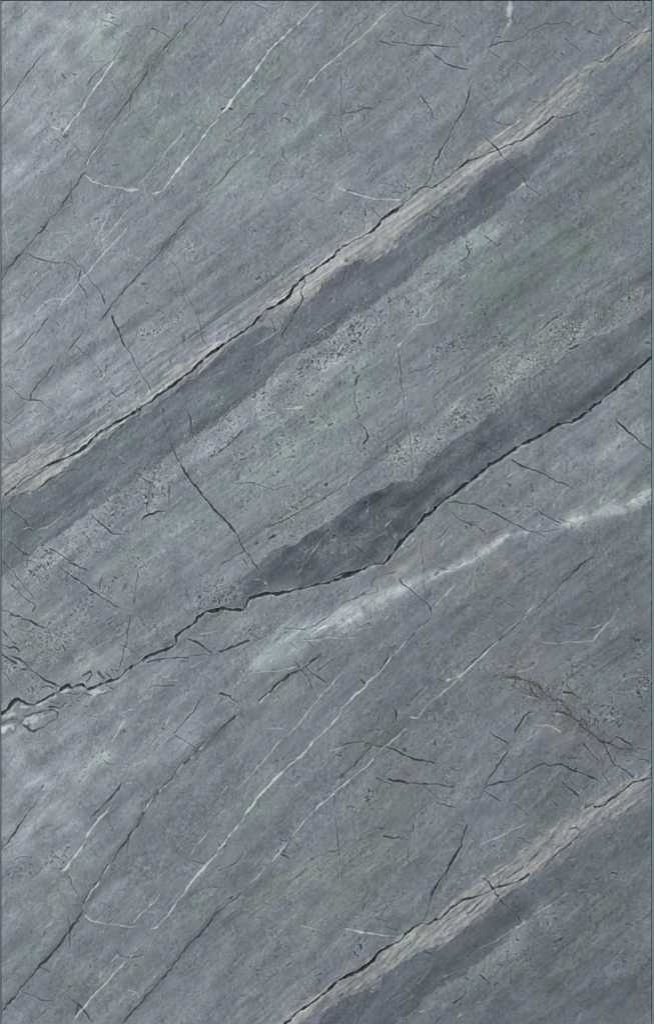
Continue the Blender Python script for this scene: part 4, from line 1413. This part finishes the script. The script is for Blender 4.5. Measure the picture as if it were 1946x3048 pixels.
# traced cracks and veins; some pale strokes paint highlights on crack and seam edges
feats = []
tile = None
for line in FEATURES.strip().splitlines():
    f = line.split()
    if len(f) == 1: tile = f[0]; continue
    feats.append((tile, f[0], float(f[1]), float(f[2]), f[3], [tuple(map(float, p.split(','))) for p in f[4:]]))
feats.sort(key=lambda f: f[4].startswith('main'))
for tile, kind, w, s, key, co in feats:
    P = tp(tile, co)
    L = np.hypot(*(P[1:] - P[:-1]).T).sum()
    oid = 0
    if key != '-':
        nm, lb = KEYS[key]; oid = new_part(nm, lb, key)
    elif L > 95 and s >= 0.5:
        oid = new_part('vein' if kind == 'v' else 'crack')  # longer painted edge highlights become vein parts too
    if key in HALO:                       # rock darkened in a broad strip along the older fractures
        win, m = soft(P, 15); T[win] -= (HALO[key] * m * np.clip(1 + 0.4 * n_mid[win], 0.2, 2))[..., None] * np.array([0.85, 1.0, 1.05])
    if tile == 'D0' and P[:, 1].max() < 2190 and P[:, 0].max() < 420: w *= 1.2; s = min(1, s * 1.12)
    if key in ('den', 'den2'): s *= 0.75
    if key == 'loop1': s *= 0.7
    if key.startswith('main'): w *= 0.8 if key != 'main2' else 0.86
    elif key == 'cloud': s *= 0.45; w *= 1.3
    elif kind == 'v': s *= 0.78 if L < 100 and w < 7 else 0.88; w *= 0.9
    elif L < 60: s *= 0.72; w *= 0.8
    else: w *= 0.9
    stroke(P, w, s, kind, oid, taper=0.0 if key.startswith('main') else 0.1)

# fine brown crazing in the stained patch on the right
web = along(tp('D2', [(480, 440), (640, 460), (770, 560), (930, 640), (1020, 750), (1150, 880)]), 34)
for _ in range(95):
    p = web(); a = rng.uniform(0, 2 * math.pi); pts = [p]
    for _ in range(3):
        a += rng.normal() * 0.6; pts.append(pts[-1] + rng.uniform(6, 13) * np.array([math.cos(a), math.sin(a)]))
    stroke(np.array(pts), rng.uniform(1.6, 2.8), rng.uniform(0.14, 0.36), 'b', 0, 0.05, 0.1)

# the cloudy white vein on the right: broad soft glow of white calcite
for t, co, w, a in CLOUD:
    win, m = soft(tp(t, co), w)
    T[win] += (a * m * np.clip(0.95 + 0.15 * n_mid[win] + 0.12 * n_g1[win] + 0.12 * n_fib[win], 0, 1.5))[..., None] * np.array([1.0, 1.03, 1.0])

T = np.clip(T, 14, 236)
print('mean T', T[:1265].mean((0, 1)), 'centre', T[500:770, 300:500].mean((0, 1)))
# ------------------------------------------------------------------ materials
lin = np.where(T / 255 <= 0.04045, T / 255 / 12.92, ((T / 255 + 0.055) / 1.055) ** 2.4) / ILLUM
def nt(mat):
    mat.use_nodes = True
    return mat.node_tree, mat.node_tree.nodes['Principled BSDF']
stone = bpy.data.materials.new('veined_grey_stone')
t, bs = nt(stone)
N = t.nodes.new; Lk = t.links.new
at = N('ShaderNodeAttribute'); at.attribute_name = 'mineral_colour'
tc = N('ShaderNodeTexCoord')
nz = N('ShaderNodeTexNoise'); nz.inputs['Scale'].default_value = 620; nz.inputs['Detail'].default_value = 3
mr = N('ShaderNodeMapRange'); mr.inputs['From Min'].default_value = 0.25; mr.inputs['From Max'].default_value = 0.75
mr.inputs['To Min'].default_value = 0.86; mr.inputs['To Max'].default_value = 1.14
mx = N('ShaderNodeMix'); mx.data_type = 'RGBA'; mx.blend_type = 'MULTIPLY'; mx.inputs[0].default_value = 1
Lk(tc.outputs['Object'], nz.inputs['Vector']); Lk(nz.outputs[0], mr.inputs[0])
Lk(at.outputs['Color'], mx.inputs[6]); Lk(mr.outputs[0], mx.inputs[7])
Lk(mx.outputs[2], bs.inputs['Base Color'])
nr = N('ShaderNodeTexNoise'); nr.inputs['Scale'].default_value = 40; nr.inputs['Detail'].default_value = 4
mr2 = N('ShaderNodeMapRange'); mr2.inputs['To Min'].default_value = 0.5; mr2.inputs['To Max'].default_value = 0.72
Lk(tc.outputs['Object'], nr.inputs['Vector']); Lk(nr.outputs[0], mr2.inputs[0]); Lk(mr2.outputs[0], bs.inputs['Roughness'])
bp = N('ShaderNodeBump'); bp.inputs['Strength'].default_value = 0.25; bp.inputs['Distance'].default_value = 0.0003
Lk(nz.outputs[0], bp.inputs['Height']); Lk(bp.outputs[0], bs.inputs['Normal'])
bs.inputs['Specular IOR Level'].default_value = 0.25

def simple(name, col, rough, sc_, amt):
    m = bpy.data.materials.new(name); t, b = nt(m)
    n = t.nodes.new('ShaderNodeTexNoise'); n.inputs['Scale'].default_value = sc_; n.inputs['Detail'].default_value = 4
    c = t.nodes.new('ShaderNodeTexCoord'); t.links.new(c.outputs['Object'], n.inputs['Vector'])
    r = t.nodes.new('ShaderNodeMapRange'); r.inputs['To Min'].default_value = 1 - amt; r.inputs['To Max'].default_value = 1 + amt
    t.links.new(n.outputs[0], r.inputs[0])
    x = t.nodes.new('ShaderNodeMix'); x.data_type = 'RGBA'; x.blend_type = 'MULTIPLY'; x.inputs[0].default_value = 1
    x.inputs[6].default_value = (*col, 1); t.links.new(r.outputs[0], x.inputs[7]); t.links.new(x.outputs[2], b.inputs['Base Color'])
    b.inputs['Roughness'].default_value = rough
    return m
teal = simple('teal_grey_floor', (0.178, 0.232, 0.25), 0.7, 35, 0.12)
rubber = simple('dark_sealant', (0.010, 0.009, 0.010), 0.8, 200, 0.2)

# ------------------------------------------------------------------ the slab and its parts, cut out of one relief surface
PX = wx(X); PY = wy(Y); PZ = TOP + Hh * U
co_all = np.stack([PX, PY, PZ], -1).reshape(-1, 3).astype(np.float32)
col_all = np.concatenate([lin, np.ones((ny, nx, 1), np.float32)], -1).reshape(-1, 4).astype(np.float32)
idx = np.arange(ny * nx).reshape(ny, nx)
quads = np.stack([idx[:-1, :-1], idx[1:, :-1], idx[1:, 1:], idx[:-1, 1:]], -1).reshape(-1, 4)
fown = own[:-1, :-1].reshape(-1)

def make_mesh(name, verts, faces, cols):
    me = bpy.data.meshes.new(name)
    me.vertices.add(len(verts)); me.vertices.foreach_set('co', verts.ravel())
    me.loops.add(faces.size); me.loops.foreach_set('vertex_index', faces.ravel().astype(np.int32))
    me.polygons.add(len(faces))
    me.polygons.foreach_set('loop_start', np.arange(0, faces.size, 4, dtype=np.int32))
    me.update(calc_edges=True)
    a = me.attributes.new('mineral_colour', 'FLOAT_COLOR', 'POINT'); a.data.foreach_set('color', cols.ravel())
    me.materials.append(stone)
    ob = bpy.data.objects.new(name, me); sc.collection.objects.link(ob)
    return ob
def subset(name, f):
    u, inv = np.unique(f, return_inverse=True)
    return make_mesh(name, co_all[u], inv.reshape(-1, 4), col_all[u])

# each unbroken stretch of a vein or crack is one part; crumbs go back to the slab
def components(fi):
    pend = set(fi.tolist()); W = nx - 1; out = []
    while pend:
        st = [pend.pop()]; comp = []
        while st:
            q = st.pop(); comp.append(q)
            for dq in (-1, 1, -W, W):
                r = q + dq
                if r in pend: pend.remove(r); st.append(r)
        out.append(np.array(comp))
    return out
pieces = []
order = np.argsort(fown, kind='stable'); so = fown[order]
for i in range(1, len(parts)):
    a, b = np.searchsorted(so, i), np.searchsorted(so, i, 'right')
    if b - a > 100000: print('big', parts[i], b - a)
    comps = sorted(components(order[a:b]), key=len, reverse=True)
    for c_n, c in enumerate(comps):
        if len(c) < (30 if 'band' not in parts[i][0] and 'seam' not in parts[i][0] else 60): fown[c] = 0
        else: pieces.append((parts[i][0], parts[i][1] if c_n == 0 else None, np.sort(c)))

# slab body: faces without a part, plus sides and underside
f0 = quads[fown == 0]
u, inv = np.unique(f0, return_inverse=True)
nv = len(u)
ring = np.concatenate([idx[0, :], idx[1:, -1], idx[-1, -2::-1], idx[-2:0:-1, 0]])
rt = co_all[ring]; rb = rt.copy(); rb[:, 2] = 0.0
rv = np.concatenate([rt, rb]); n = len(ring)
k = np.arange(n); k2 = (k + 1) % n
side = np.stack([nv + k, nv + k2, nv + n + k2, nv + n + k], -1)
cor = [0, nx - 1, nx - 1 + ny - 1, 2 * (nx - 1) + ny - 1]
under = np.array([[nv + n + cor[0], nv + n + cor[1], nv + n + cor[2], nv + n + cor[3]]])
slab = make_mesh('marble_sheet', np.concatenate([co_all[u], rv]).astype(np.float32),
                 np.concatenate([inv.reshape(-1, 4), side, under]),
                 np.concatenate([col_all[u], col_all[ring], col_all[ring]]).astype(np.float32))
slab['label'] = 'large blue-grey marble-like stone slab with diagonal veins, cracks and pale seams'
slab['category'] = 'stone slab'

for nm, lb, f in pieces:
    ob = subset(nm, quads[f])
    ob.parent = slab
    if lb: ob['label'] = lb

# ------------------------------------------------------------------ setting: floor the slab is let into, with a dark joint round it
def boxes(name, lst, mat):
    vs, fs = [], []
    for (x0, x1, y0, y1, z0, z1) in lst:
        o = len(vs)
        vs += [(x, y, z) for z in (z0, z1) for x, y in ((x0, y0), (x1, y0), (x1, y1), (x0, y1))]
        fs += [(o + 3, o + 2, o + 1, o), (o + 4, o + 5, o + 6, o + 7)] + [(o + i, o + (i + 1) % 4, o + 4 + (i + 1) % 4, o + 4 + i) for i in range(4)]
    me = bpy.data.meshes.new(name); me.from_pydata(vs, [], fs); me.materials.append(mat)
    ob = bpy.data.objects.new(name, me); sc.collection.objects.link(ob)
    return ob
GL, GR, GT, GB = wx(1.45), wx(1940.3), wy(-1.2), wy(3123)
SL, SR, ST, SB = wx(X0), wx(X1), wy(Y0), wy(Y1)
F = 4.0; zt = TOP
floor = boxes('floor', [(-F, GL, -F, F, -0.05, zt), (GR, F, -F, F, -0.05, zt), (GL, GR, GT, F, -0.05, zt), (GL, GR, -F, GB, -0.05, zt),
                        (GL, GR, GB, GT, -0.05, 0.0)], teal)
floor['kind'] = 'structure'
zj = TOP - 0.0012; e = 0.00002
for bx in [(GL + e, SL - e, GB, GT, 0.0, zj), (SR + e, GR - e, GB, GT, 0.0, zj), (SL, SR, ST + e, GT - e, 0.0, zj), (SL, SR, GB + e, SB - e, 0.0, zj)]:
    j = boxes('edge_joint', [bx], rubber); j.parent = slab
    j['label'] = 'thin black joint along the slab edge'
print('parts', len(parts) - 1)
